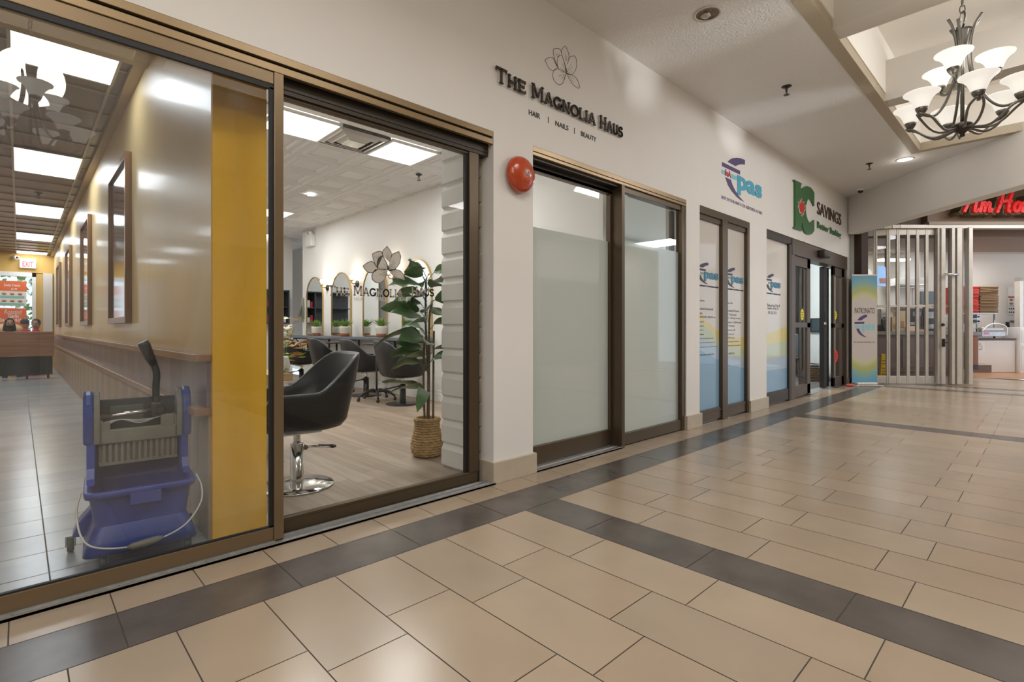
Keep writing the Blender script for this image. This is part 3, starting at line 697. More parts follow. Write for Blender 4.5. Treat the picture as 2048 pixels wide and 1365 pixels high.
# ================================================================== CHANDELIER
M_IRON = mat('brushed_iron', (.20, .19, .17), .35, metal=.75)
M_SHADE = mat('frosted_shade', (.90, .88, .83), .35, emit=.6, ecol=(1, .96, .88))
M_BULB = mat('bulb_lit', (1, 1, 1), .5, emit=7, ecol=(1, .95, .84))
def qp(pts, n=8):       # smooth curve through points (Catmull-Rom)
    P = [Vector(p) for p in pts]; P = [P[0]*2-P[1]]+P+[P[-1]*2-P[-2]]; out = []
    for i in range(1, len(P)-2):
        for k in range(n):
            t = k/n; a, b, c, d = P[i-1], P[i], P[i+1], P[i+2]
            out.append(.5*((2*b)+(c-a)*t+(2*a-5*b+4*c-d)*t*t+(3*b-a-3*c+d)*t**3))
    out.append(P[-2]); return out
def chandelier(label, loc, rz):
    t = thing('chandelier', label, 'chandelier', loc, rz, 'mall chandeliers')
    # origin at the bottom finial; z up. ring of six lower shades at r=.40, three upper at r=.22
    m = MB(); m.lathe([(0, 0), (.014, .006), (.012, .02), (.02, .03), (.045, .045), (.062, .07), (.05, .085), (.018, .10)], (0, 0, 0), 24); m.build('hub', mat('hub_bronze', (.07, .06, .05), .35, metal=.8), t)
    m = MB(); m.tube([(0, 0, .09), (0, 0, .72)], .011, 10); m.build('centre_stem', M_IRON, t)
    m = MB(); m.lathe([(.012, .56), (.024, .62), (.042, .69), (.052, .705), (.015, .715)], (0, 0, 0), 24); m.build('crown', M_IRON, t)
    m = MB(); m.tube([(0.05*math.cos(a), 0, .775+.05*math.sin(a)) for a in [2*PI*i/16 for i in range(16)]], .006, 8, closed=True); m.build('ring', M_IRON, t)
    m = MB()
    for i in range(9):
        z = .845+.048*i; h = .03
        pts = [((.014*math.cos(a) if i % 2 else 0), (0 if i % 2 else .014*math.cos(a)), z+h*math.sin(a)) for a in [2*PI*k/12 for k in range(12)]]
        m.tube(pts, .0035, 6, closed=True)
    m.tube([(0, 0, 1.25), (0, 0, 2.0)], .004, 6)
    m.build('chain', M_IRON, t)
    for i in range(9):
        up = i >= 6
        a = (2*PI*(i/6)) if not up else (2*PI*((i-6)/3)+.52)
        r = .285 if not up else .165; zc = .20 if not up else .425; KS = .78
        ca, sa = math.cos(a), math.sin(a)
        Q = lambda rr, z, off=0: (rr*ca-off*sa, rr*sa+off*ca, z)
        m = MB()
        if not up:
            for sgn in (-1, 1): m.tube(qp([Q(.03, .06, .008*sgn), Q(.13, .035, .022*sgn), Q(.19, .06, .034*sgn), Q(.25, .115, .036*sgn), Q(r+.02, .145, .012*sgn), Q(r+.005, .13, 0)]), .0075, 8)
            if i % 2 == 0: m.tube(qp([Q(.10, .775), Q(.062, .71), (Q(.040, .58)), Q(.055, .40), Q(.11, .24), Q(.19, .14), Q(r, .14)]), .0085, 8)
        else:
            m.tube(qp([Q(.085, .755), Q(.052, .69), Q(.034, .57), Q(.040, .44), Q(.07, .36), Q(.12, .335), Q(r, .36)]), .0085, 8)
        m.build('arm', M_IRON, t)
        c = Vector(Q(r, zc-.06))
        m = MB(); m.lathe([(0, -.02), (.012, -.015), (.010, 0), (.022, .005), (.040, .035), (.046, .055), (.034, .06), (0, .06)], c, 20); m.v = [tuple(c+(Vector(v)-c)*KS+Vector((0, 0, .002))) for v in m.v]; m.build('holder', M_IRON, t)
        m = MB(); m.lathe([(.036, .05), (.050, .07), (.062, .105), (.078, .135), (.105, .165), (.126, .178), (.128, .184), (.118, .180), (.098, .163), (.07, .132), (.054, .1), (.042, .068), (.03, .055)], c, 32); m.v = [tuple(c+(Vector(v)-c)*KS) for v in m.v]
        o = m.build('shade', M_SHADE, t)
        m = MB(); m.sphere(c+Vector((0, 0, .082)), .02, 0, 12, 1.3); m.build('bulb', M_BULB, t)
    return t
ch1 = chandelier('large iron chandelier with nine upturned white bell shades below the coffered ceiling', (4.5, -2.38, 2.385), .35)
point('chandelier_lamp', (4.5, -2.38, 2.98), 12, WARM, .2)
ch2 = dup(ch1, (.06, -2.38, 2.385), .9, 'iron chandelier nearest the restaurant, its white shades mirrored in the dusty glass', 'mall chandeliers')
point('chandelier_lamp', (.06, -2.38, 2.98), 20, WARM, .2)

# ================================================================== RESTAURANT (left shop)
RZ = 3.25
struct('wall_right', MB().box(.735, .87, .30, 17.3, 0, 3.4), M_YELW)
struct('wall_right', MB().box(.735, 1.005, .268, .30, 0, 3.4), M_YEL)
struct('wall_right', MB().box(.87, .99, .30, 12, 0, 3.4), M_WALL)
struct('wall_left', MB().box(-2.6, -2.5, .1, 17.3, 0, 3.4), mat('far_orange_wall', (.50, .30, .12), .5))
# wainscot: ledges, grey band, laminate boards
lw = wood('ledge_wood', (.22, .11, .05), (.36, .19, .09), .3, 'y', 2)
struct('trim_20', MB().box(.655, .735, .285, 17.0, .945, .985), lw, bevel=.004)
struct('trim_21', MB().box(.655, .735, .285, 17.0, .66, .70), lw, bevel=.004)
m = MB(); y = .30; k = 0
while y < 17: m.box(.715, .735, y, min(17, y+.298), .70, .945, k % 2); y += .30; k += 1
struct('trim_22', m, [mat('band_purple', (.17, .13, .15), .3, var=.15, vscale=5), mat('band_purple_b', (.21, .17, .18), .3, var=.15, vscale=5)])
m = MB(); y = .30; k = 0
while y < 17: m.box(.722, .735, y, min(17, y+.198), 0, .66, (k*7) % 3); y += .20; k += 1
struct('trim_23', m, [mat('board_a', (.37, .28, .19), .4, var=.08, vscale=8, stretch=(4, 4, .6)), mat('board_b', (.42, .32, .22), .4, var=.08, vscale=8, stretch=(4, 4, .6)), mat('board_c', (.33, .25, .17), .4, var=.08, vscale=8, stretch=(4, 4, .6))])
# ceiling: brown mirror-like panels with light tees
M_RC = mat('dark_ceiling_panel', (.16, .12, .085), .32, var=.25, vscale=3, spec=.6)
m = MB()
m.box(-2.6, .735, .1, 17.3, RZ+.02, RZ+.1); struct('ceiling', m, M_RC)
struct('ceiling', MB().box(-2.6, .87, .13, 2.20, RZ-.06, RZ+.02), mat('soffit_tan', (.42, .32, .20), .5, var=.1, vscale=2))
m = MB()
for x in (-2.50, -1.28, -.055, .58): m.box(x-.012, x+.012, 1.72, 17.3, RZ+.004, RZ+.02)
y = 1.94-3.66/3
while y < 17.3: m.box(-2.6, .735, y-.008, y+.008, RZ+.006, RZ+.02); y += .61
struct('trim_24', m, mat('tee_tan', (.42, .36, .27), .4))
struct('trim_25', MB().box(.66, .735, 1.72, 17.3, RZ-.03, RZ+.02), mat('cove_tan', (.35, .24, .12), .45))
for i in range(5):
    y = 1.94+3.66*i if i else 2.34
    for xx in ((-.045,) if i > 0 else (-.045,)):
        t = thing('ceiling_light', ['bright square light panel in the dark restaurant ceiling nearest the glass front', 'second bright light panel from the glass front in the restaurant ceiling', 'third bright light panel from the glass front in the restaurant ceiling', 'fourth bright light panel from the glass front in the restaurant ceiling', 'light panel in the restaurant ceiling right beside the exit sign'][i], 'ceiling light', (xx, y, RZ), 0, 'restaurant ceiling panels')
        ln = 1.24 if i else .56
        MB().box(0, .62, 0, ln, .0, .006).build('diffuser', M_PANELC, t)
        q = MB(); q.box(-.02, 0, -.02, ln+.02, -.004, .01); q.box(.62, .64, -.02, ln+.02, -.004, .01); q.box(0, .62, -.02, 0, -.004, .01); q.box(0, .62, ln, ln+.02, -.004, .01)
        q.build('frame', mat('tee_tan', (1, 1, 1)), t)
sprinkler('small sprinkler head on dark restaurant ceiling between the second and third panels', .22, 8.2, RZ+.004, s=1.2)
# end wall with the window
YE = 17.3
m = MB(); m.box(-2.6, .735, YE, YE+.2, 2.70, 3.4); m.box(.33, .735, YE, YE+.2, 0, 2.72); m.box(-2.6, -1.9, YE, YE+.2, 0, 2.72); m.box(-1.9, .33, YE, YE+.2, 0, .80)
struct('wall_end', m, mat('ochre_end', (.60, .38, .10), .5))
struct('trim_26', MB().box(.50, .70, YE-.10, YE, .9, 2.72), mat('white_post', (.62, .60, .58), .4))
w5 = senty('window_5')
m = MB(); m.box(.27, .35, YE-.04, YE+.1, .8, 2.72); m.box(-1.9, .35, YE-.04, YE+.1, 2.60, 2.72); m.box(-1.9, .35, YE-.04, YE+.1, .78, .86); m.box(-.86, -.82, YE-.02, YE+.1, .8, 2.7)
struct('frame', m, M_WHITE, w5); struct('glass_pane', MB().box(-1.9, .3, YE+.05, YE+.056, .8, 2.62), M_GLASS, w5)
struct('ground', MB().box(-12, 12, YE+.3, YE+22, -.1, -.02), mat('asphalt', (.25, .25, .25), .8))
# daylight scene outside: tree
tr = thing('outdoor_tree', 'leafy tree seen outside through the far restaurant window', 'tree', (.9, YE+5, 0))
MB().tube([(0, 0, -.02), (.03, 0, 1.2), (-.05, .1, 2.6)], [.12, .09, .04], 8).build('trunk', mat('bark', (.12, .09, .06), .9), tr)
m = MB()
for i in range(420):
    a = random.random()*2*PI; r = random.random()**.5*1.5; z = 1.0+random.random()*2.6
    c = Vector((r*math.cos(a), r*math.sin(a), z)); n = Vector((random.uniform(-1, 1), random.uniform(-1, 1), random.uniform(-1, 1))).normalized(); u_ = n.orthogonal()*.09; v_ = n.cross(u_)*.6
    m.add([c-u_, c-v_, c+u_, c+v_], [(0, 1, 2, 3)])
m.build('foliage', mat('tree_leaf', (.20, .34, .12), .6), tr)

t = thing('exit_sign', 'white exit sign with red letters above the far restaurant window', 'sign', (.18, YE-.06, 2.975))
MB().rbox(-.17, .17, -.03, .06, -.135, .135, .01).build('housing', mat('exit_face', (.85, .82, .8), .4, emit=.3), t)
text('lettering', 'EXIT', mat('exit_red', (.75, .03, .06), .5, emit=.3), lambda a, b, d: (a, -.03-d, b), -.11, .11, -.10, .05, 0, .003, .02, t)
t = thing('security_camera', 'small white bullet camera on the wall left of the exit sign', 'security camera', (-.10, YE-.08, 3.13))
q = MB(); q.tube([(0, .08, .02), (0, 0, 0)], .02, 8); q.tube([(0, .02, 0), (.06, -.10, -.02)], .05, 12); q.build('body', M_WHITE, t); MB().sphere((.063, -.105, -.02), .03).build('lens', M_BLK, t)
OR = mat('poster_orange', (.80, .16, .05), .5); PW = mat('poster_white', (.80, .74, .70), .5); PG = mat('poster_teal', (.25, .55, .48), .5)
def poster(label, x0, x1, z0, z1, m):
    t = thing('poster', label, 'poster'); MB().box(x0, x1, YE-.012, YE-.006, z0, z1).build('sheet', m, t); return t
f = PY(YE-.013)
t = poster('menu poster with orange heading Daily Deals in the far window', -.80, .15, 1.76, 2.46, PW)
MB().box(-.80, .15, YE-.016, YE-.012, 2.18, 2.46).build('heading_band', OR, t)
text('lettering', 'Daily Deals', PW, PY(YE-.017), -.30, .02, 2.29, 2.37, 0, .002, .03, t); text('lettering', '$1.49', PW, PY(YE-.017), -.16, -.04, 2.20, 2.27, 0, .002, .03, t)
for z in (1.98, 1.78): MB().box(-.76, .11, YE-.016, YE-.012, z, z+.07).build('price_band', PG, t)
for z in (2.08, 1.88):
    q = MB()
    for x in (-.3, -.14, .02): q.lathe([(0, .003), (.05, .003), (.05, 0)], (x, YE-.012, z+.02), 14, 0, 'y', 1, .7)
    q.build('food_picture', mat('food_brown', (.45, .22, .12), .6), t)
t = poster('orange poster lettered Roasted Garlic Sandwich in the far window', -.80, .15, .95, 1.70, OR)
text('lettering', 'Roasted', PW, f, -.30, .06, 1.53, 1.66, 0, .002, 0, t, shear=.3); text('lettering', 'Garlic', PW, f, -.22, .0, 1.43, 1.53, 0, .002, .03, t); text('lettering', 'Sandwich', PW, f, -.40, .08, 1.32, 1.42, 0, .002, .03, t)
q = MB(); q.lathe([(0, .004), (.30, .004), (.30, 0)], (-.22, YE-.012, 1.12), 24, 0, 'y', 1, .5); q.build('bread_picture', mat('bread', (.75, .55, .35), .6), t)
# picture frames along the wall
fr0 = None
lab = ['large dark picture in narrow brown frame, nearest the glass on the ochre wall', 'second framed dark picture from the glass on the ochre wall', 'third framed dark picture from the glass on the ochre wall', 'fourth framed dark picture from the glass on the ochre wall']
for i, y in enumerate((2.95, 6.45, 10.1, 13.6)):
    if i == 0:
        fr0 = thing('picture_frame', lab[0], 'picture', (.735, y, 1.17), 0, 'pictures on the ochre wall')
        q = MB(); L_, H_ = 1.25, 1.55
        q.box(-.05, 0, 0, .05, 0, H_); q.box(-.05, 0, L_-.05, L_, 0, H_); q.box(-.05, 0, .05, L_-.05, 0, .06); q.box(-.05, 0, .05, L_-.05, H_-.06, H_)
        q.build('frame', wood('frame_wood', (.17, .085, .04), (.30, .16, .08), .3, 'z', 2), fr0, bevel=.004)
        MB().box(-.025, -.015, .05, L_-.05, .06, H_-.06).build('picture', mat('picture_brown', (.13, .055, .035), .08, var=.6, vscale=5, coat=.6), fr0)
    else: dup(fr0, (.735, y, 1.17), 0, lab[i], 'pictures on the ochre wall')
# booth with three seated people behind it
t = thing('booth_bench', 'brown laminate booth divider at the far end of the restaurant', 'booth', (.13, 13.0, 0))
MB().rbox(-.80, .45, 0, .06, .50, 1.06, .01).build('panel', wood('booth_wood', (.25, .11, .05), (.42, .21, .11), .35, 'x', 2), t)
q = MB()
for x in (-.7, 0, .35): q.box(x-.02, x+.02, .01, .05, 0, .5)
q.build('legs', M_BLK, t)
MB().box(-.78, .43, .12, .14, .08, .52).build('back_board', M_BLK, t)
MB().rbox(-.80, .45, 1.02, 1.45, .20, .30, .03).build('seat', mat('booth_seat', (.12, .06, .04), .5), t)

def skin_fig(name, verts, edges, radii, m, parent, sub=2, root=0):
    me = bpy.data.meshes.new(name); me.from_pydata([Vector(v) for v in verts], edges, []); me.materials.append(m)
    o = bpy.data.objects.new(name, me); C.objects.link(o); o.parent = parent
    me.skin_vertices.new() if hasattr(me.skin_vertices, 'new') and not me.skin_vertices else None
    sk = o.modifiers.new('skin', 'SKIN')
    for i, r in enumerate(radii):
        rr = r if isinstance(r, tuple) else (r, r)
        me.skin_vertices[0].data[i].radius = rr
    me.skin_vertices[0].data[root].use_root = True
    sk.use_smooth_shade = True
    s_ = o.modifiers.new('sub', 'SUBSURF'); s_.levels = sub; s_.render_levels = sub
    return o
M_SKIN = mat('skin', (.42, .24, .16), .5); M_HAIR = mat('hair_black', (.015, .012, .012), .5)
def person(label, loc, rz, coat, hair=True, hood=False, beard=False, lean=0):
    t = thing('person', label, 'person', loc, rz)
    # seated, facing -y; origin on the floor under the pelvis
    V = [(0, 0, .56), (0, .02, .75), (0, .02, .95), (0, .01, 1.10), (0, 0, 1.18), (0, -.01, 1.27),
         (.18, 0, 1.07), (.24, -.06, .84), (.16, -.30, .80), (-.18, 0, 1.07), (-.24, -.06, .84), (-.16, -.30, .80),
         (.10, -.03, .54), (.12, -.42, .52), (.12, -.44, .10), (-.10, -.03, .54), (-.12, -.42, .52), (-.12, -.44, .10), (.12, -.54, .05), (-.12, -.54, .05)]
    Ed = [(0, 1), (1, 2), (2, 3), (3, 4), (4, 5), (3, 6), (6, 7), (7, 8), (3, 9), (9, 10), (10, 11), (0, 12), (12, 13), (13, 14), (0, 15), (15, 16), (16, 17), (14, 18), (17, 19)]
    R = [(.15, .12), (.14, .11), (.17, .12), (.13, .10), .055, .06, .08, .055, .038, .08, .055, .038, .10, .075, .05, .10, .075, .05, .045, .045]
    skin_fig('body', V, Ed, R, coat, t)
    q = MB(); q.lathe([(.001, -.125), (.045, -.115), (.07, -.08), (.080, -.02), (.084, .03), (.075, .08), (.045, .115), (.001, .125)], (0, 0, 1.36), 20, 0, 'z', .92, 1.1)
    q.tube([(0, -.085, 1.375), (0, -.115, 1.345), (0, -.09, 1.335)], [.010, .016, .012], 8)
    q.sphere((.08, .005, 1.355), .02, 0, 8); q.sphere((-.08, .005, 1.355), .02, 0, 8)
    q.build('head', M_SKIN, t)
    q = MB(); q.sphere((.03, -.082, 1.372), .011, 0, 8); q.sphere((-.03, -.082, 1.372), .011, 0, 8); q.tube([(-.025, -.088, 1.305), (.025, -.088, 1.305)], .006, 6); q.build('eyes_and_mouth', M_HAIR, t)
    q = MB(); q.lathe([(.088, -.01), (.095, .04), (.085, .09), (.05, .130), (.001, .142)], (0, .018, 1.36), 20, 0, 'z', .95, 1.08)
    if hood: q.lathe([(.12, -.17), (.115, -.10), (.10, 0), (.09, .03)], (0, .035, 1.36), 20, 0, 'z', 1, .95)
    q.build('hair', M_HAIR, t)
    if beard: q = MB(); q.lathe([(.001, -.135), (.05, -.12), (.075, -.08), (.082, -.045)], (0, -.006, 1.36), 20, 0, 'z', .92, 1.12); q.build('beard', M_HAIR, t)
    for sx in (-1, 1):
        q = MB(); q.rbox(sx*.155-.04, sx*.155+.04, -.40, -.31, .78, .81, .012)
        for k in range(4): q.tube([(sx*.155-.03+.02*k, -.39, .795), (sx*.155-.03+.02*k, -.44-.008*(k in (1, 2)), .79), (sx*.155-.03+.02*k, -.465-.008*(k in (1, 2)), .775)], .009, 6)
        q.tube([(sx*.155-sx*.035, -.34, .795), (sx*.155-sx*.065, -.375, .79)], .01, 6)
        q.build('hand', M_SKIN, t)
    return t
person('bearded person in dark blue jacket sitting behind the booth divider', (-.16, 14.22, -.12), .1, mat('jacket_navy', (.035, .06, .11), .7), hood=True, beard=True)
person('person with dark hair in red jacket turned away beside the far window', (.12, 16.1, -.10), 2.6, mat('jacket_red', (.55, .02, .05), .7))
person('person in red and black top at the right end of the booth', (.31, 15.0, -.12), -.3, mat('jacket_red', (.55, .02, .05), .7))

# ================================================================== MOP BUCKET
M_BLUE = mat('bucket_blue', (.035, .065, .32), .35, var=.08, vscale=4); M_BLUE2 = mat('bucket_blue_dark', (.012, .045, .26), .3)
M_WGREY = mat('wringer_grey', (.20, .19, .155), .5, var=.1, vscale=10); M_WDK = mat('wringer_dark', (.035, .037, .035), .45)
mb = thing('mop_bucket', 'blue wheeled mop bucket with grey wringer standing behind the glass', 'mop bucket', (.447, .435, 0), -.085)
def rrect(w_, d0, d1, r, z, n=6):
    pts = []
    for cx, cy, a0 in ((w_-r, d1-r, 0), (-w_+r, d1-r, 90), (-w_+r, d0+r, 180), (w_-r, d0+r, 270)):
        for i in range(n+1):
            a = math.radians(a0+90*i/n); pts.append((cx+r*math.cos(a), cy+r*math.sin(a), z))
    return pts
def loft(m, rings, mi=0, capa=True, capb=False):
    n = len(rings[0]); o = []
    vs = [p for r in rings for p in r]; fs = []
    for i in range(len(rings)-1):
        for k in range(n):
            k2 = (k+1) % n; fs.append((i*n+k, i*n+k2, (i+1)*n+k2, (i+1)*n+k))
    m.add(vs, fs, mi, True)
    if capa: m.add(rings[0], [tuple(reversed(range(n)))], mi)
    if capb: m.add(rings[-1], [tuple(range(n))], mi)
q = MB()
def tilt(pts, z0, k):          # lift towards the back
    return [(x, y, z+max(0, (y+.05))*k if y > -.05 else z) for x, y, z in pts]
outer = [rrect(.175, -.18, .18, .05, .09), rrect(.183, -.19, .19, .05, .20), rrect(.20, -.205, .20, .055, .32), rrect(.20, -.21, .20, .055, .335)]
rimo = [rrect(.218, -.232, .21, .06, .335), rrect(.222, -.236, .21, .06, .36), rrect(.216, -.23, .207, .058, .368)]
inner = [rrect(.20, -.212, .19, .05, .366), rrect(.192, -.20, .185, .05, .32), rrect(.17, -.17, .17, .045, .13)]
loft(q, outer+rimo+inner, 0, True, True)
# raised back and side cheeks carrying the wringer
q.rbox(-.213, -.178, .03, .21, .35, .60, .012); q.rbox(.178, .213, .03, .21, .35, .60, .012); q.rbox(-.19, .19, .185, .21, .34, .60, .01)
for sx in (-1, 1):
    q.prism([(.04, .355), (-.05, .362), (-.005, .385), (.022, .43), (.034, .52), (.04, .52)], (lambda sx: (lambda a, b, d: (sx*(.182+d), a, b)))(sx), 0, .03)
q.build('bucket', M_BLUE, mb)
q = MB(); q.prism([(-.05, .29), (.07, .29), (.07, .345), (-.05, .345)], lambda a, b, d: (a, -.232-d, b), -.02, .006); q.build('label_plate', M_BLUE, mb)
# flared skirt
q = MB()
def skirt(sx):
    a = [rrect(.178, -.185, .185, .05, .205), rrect(.196, -.205, .20, .05, .17), rrect(.212, -.222, .215, .05, .12), rrect(.224, -.234, .225, .045, .075), rrect(.21, -.22, .21, .045, .075)]
    loft(q, a, 0, False, False)
skirt(1)
q.build('skirt', M_BLUE2, mb)
# rear wheel wings
for sx in (-1,):
    q = MB(); q.prism([(.185, .23), (.205, .20), (.245, .15), (.27, .085), (.20, .075), (.17, .10)], (lambda sx: (lambda a, b, d: (sx*a, .10+d, b)))(sx), 0, .12); q.build('wheel_wing', M_BLUE2, mb, bevel=.008)
# wringer
DY, DZ = .055, .065
q = MB()
q.rbox(-.185, .185, -.015+DY, .02+DY, .475+DZ, .545+DZ, .006); q.rbox(-.185, -.15, -.015+DY, .15+DY, .475+DZ, .66, .006); q.rbox(.15, .185, -.015+DY, .15+DY, .475+DZ, .66, .006)
for i in range(13): q.box(-.150+i*.0242, -.138+i*.0242, -.005+DY, .006+DY, .375+DZ, .475+DZ)
q.box(-.165, .165, .01+DY, .02+DY, .375+DZ, .48+DZ); q.box(-.165, .165, -.004+DY, .01+DY, .365+DZ, .38+DZ); q.rbox(-.16, -.12, -.015+DY, .02+DY, .60, .65, .004); q.rbox(.09, .15, -.015+DY, .02+DY, .60, .665, .004)
q.build('wringer', M_WGREY, mb)
for sx in (-1, 1):
    q = MB(); pr = [(.02, .545), (.012, .62), (.012, .68), (.025, .745), (.055, .79), (.09, .805), (.13, .80), (.165, .77), (.185, .72), (.195, .62), (.195, .545)]
    q.prism(pr, (lambda sx: (lambda a, b, d: (sx*(.186+d), a, b)))(sx), 0, .040); q.build('side_cover', M_BLUE2, mb, bevel=.012)
    q = MB(); q.prism([(a*.93+.010, b*.985+.008) for a, b in pr], (lambda sx: (lambda a, b, d: (sx*(.160+d), a, b)))(sx), 0, .026); q.build('inner_cheek', M_WGREY, mb, bevel=.005)
q = MB(); q.rbox(-.16, .16, .125, .14, .60, .755, .006); q.rbox(-.12, .02, .120, .126, .64, .72, .004, 1); q.build('press_plate', [M_WDK, mat('plate_grey', (.10, .11, .10), .4)], mb)
q = MB(); q.tube([(-.16, .07, .675), (.08, .08, .69)], .011, 10); q.build('roller_bar', M_CHROME, mb)
q = MB(); q.rbox(.05, .10, .06, .12, .65, .73, .012); q.tube([(.10, .05, .69), (.085, .03, .69)], .016, 10); q.build('handle_joint', M_WDK, mb)
q = MB(); q.tube(qp([(.075, .09, .69), (.072, .09, .80), (.075, .085, .88), (.06, .08, .94)]), .017, 12); q.build('wringer_lever', mat('lever_black', (.03, .034, .032), .4), mb)
q = MB(); q.tube([(.062, .08, .93), (.045, .072, .965), (.02, .06, 1.035), (.012, .058, 1.05)], [.019, .024, .027, .024], 12); q.build('lever_grip', M_BLK, mb)
q = MB()
for i in range(3): q.tube(qp([(-.14, .05, .63+.01*i), (-.08, .06, .655), (0, .05, .632+.008*i), (.07, .06, .65), (.12, .05, .665)]), .0025, 6)
q.build('mop_strings', mat('string_grey', (.5, .5, .48), .7), mb)
q = MB(); q.tube(qp([(-.232, -.10, .35), (-.245, -.16, .27), (-.22, -.24, .17), (-.15, -.285, .13), (0, -.31, .12), (.15, -.285, .155), (.235, -.21, .23), (.25, -.15, .30), (.232, -.10, .36)]), .0042, 8); q.build('wire_handle', mat('wire_white', (.62, .60, .54), .4, metal=.2), mb)
q = MB(); q.tube([(-.065, -.31, .122), (-.045, -.312, .122), (0, -.313, .124), (.05, -.308, .130), (.075, -.305, .132)], [.006, .015, .019, .015, .006], 12); q.build('wire_handle_grip', M_WGREY, mb)
for cx, cy in ((-.15, -.19), (.18, -.19), (-.275, .165), (.225, .165)):
    q = MB(); q.lathe([(0, -.014), (.03, -.014), (.036, -.010), (.036, .010), (.03, .014), (0, .014)], (cx, cy, .036), 22, 0, 'x'); o = q.build('caster', M_WDK, mb)
    q = MB(); q.box(cx-.02, cx-.016, cy-.015, cy+.03, .03, .075); q.box(cx+.016, cx+.02, cy-.015, cy+.03, .03, .075); q.box(cx-.02, cx+.02, cy-.01, cy+.03, .07, .078); q.build('fork', mat('fork_steel', (.3, .3, .3), .35, metal=.7), o)

# ================================================================== SALON (middle shop)
SZ = 3.312; XW = 4.68
struct('wall_right', MB().box(XW, XW+.12, .65, 9.03, 0, 3.4), M_WALL)
struct('wall_far', MB().box(.87, XW+3, 13.9, 14.0, 0, 3.4), M_WALL)
struct('wall_far', MB().box(XW+.12, 8, 9.03, 9.1, 0, 3.4), M_WALL); struct('wall_far', MB().box(5.6, 5.7, 9.1, 14, 0, 3.4), M_WALL)
struct('baseboard_right', MB().box(XW-.018, XW, .7, 9.03, 0, .17).box(XW-.026, XW, .7, 9.03, .0, .12), M_WHITE, bevel=.004)
struct('ceiling', MB().box(.87, 8, .13, 14, SZ+.04, SZ+.12), M_CEILW)
struct('ceiling', MB().box(.87, XW, .13, 2.42, SZ-.004, SZ+.05), M_WALL)
M_TIN = mat('tin_tile', (.70, .68, .66), .5)
m = MB()
def tin(x0, y0, w_=.625):
    z = SZ; ins = [(0, 0), (.012, -.0), (.035, .018), (.075, .018), (.10, .004), (.12, .004), (.14, .026), (.165, .026), (.175, .016)]
    rings = [[(x0+d, y0+d, z+h), (x0+w_-d, y0+d, z+h), (x0+w_-d, y0+w_-d, z+h), (x0+d, y0+w_-d, z+h)] for d, h in ins]
    vs = [p for r in rings for p in r]; fs = []
    for i in range(len(rings)-1):
        for k in range(4): k2 = (k+1) % 4; fs.append((i*4+k, (i+1)*4+k, (i+1)*4+k2, i*4+k2))
    fs.append(tuple((len(rings)-1)*4+k for k in (3, 2, 1, 0))); m.add(vs, fs)
GX, GY, GS = 3.14, 2.50, .655
skip = {}
for i in range(-4, 3):
    for j in range(0, 12):
        x0, y0 = GX+i*GS, GY+j*GS
        if x0+GS > XW+.02 or x0 < .86: 
            if x0 < .6 or x0 > XW: continue
        if j == 0 and i in (-2, -1, 0): continue
        tin(x0, y0, GS)
struct('ceiling', m, M_TIN, recalc=False)
def panel(label, x0, y0, w_=.64, name='ceiling_light'):
    t = thing(name, label, 'ceiling light', (x0, y0, SZ)); MB().box(.02, w_-.005, .02, w_-.005, -.006, .0).build('diffuser', M_PANEL, t)
    q = MB(); q.box(-.005, .02, -.005, w_+.01, -.008, .02); q.box(w_-.005, w_+.015, -.005, w_+.01, -.008, .02); q.box(.02, w_, -.005, .02, -.008, .02); q.box(.02, w_, w_-.005, w_+.01, -.008, .02); q.build('frame', M_WHITE, t)
panel('bright square ceiling panel left of the air vent in the salon', GX-2*GS+.04, GY); panel('bright square ceiling panel right of the air vent in the salon', GX, GY)
panel('small sliver of ceiling panel far back at the left of the salon', 3.12, 7.08)
t = thing('air_diffuser', 'square white air vent between two bright salon ceiling panels', 'air vent', (GX-GS/2, GY+GS/2, SZ))
for k, (a, b, z0, z1) in enumerate(((.30, .25, 0, -.02), (.225, .18, -.005, -.03), (.155, .10, -.008, -.04))):
    q = MB(); vs = [(sx*a, sy*a, z0) for sx, sy in ((-1, -1), (1, -1), (1, 1), (-1, 1))]+[(sx*b, sy*b, z1) for sx, sy in ((-1, -1), (1, -1), (1, 1), (-1, 1))]+[(sx*(a-.01), sy*(a-.01), z0+.008) for sx, sy in ((-1, -1), (1, -1), (1, 1), (-1, 1))]+[(sx*(b-.01), sy*(b-.01), z1+.006) for sx, sy in ((-1, -1), (1, -1), (1, 1), (-1, 1))]
    fs = [(i, (i+1) % 4, 4+(i+1) % 4, 4+i) for i in range(4)]+[(8+i, 12+i, 12+(i+1) % 4, 8+(i+1) % 4) for i in range(4)]+[(i, 8+i, 8+(i+1) % 4, (i+1) % 4) for i in range(4)]+[(4+i, 4+(i+1) % 4, 12+(i+1) % 4, 12+i) for i in range(4)]
    q.add(vs, fs); q.build('louvre', mat('vent_metal', (.62, .60, .57), .25, metal=.4), t)
q = MB(); q.box(-.31, .31, -.31, .31, .0, .03); q.build('neck', mat('vent_dark', (.10, .095, .09), .5, var=.4, vscale=12), t)
q = MB(); q.box(-.10, .10, -.10, .10, -.045, -.04); q.build('centre_plate', mat('vent_metal', (.62, .60, .57), .25), t)
sprinkler('sprinkler head on pressed tin ceiling right of the square panels', 4.11, 3.43, SZ, s=1.1); sprinkler('sprinkler head far back on the salon ceiling', 3.75, 8.1, SZ, s=1.1)
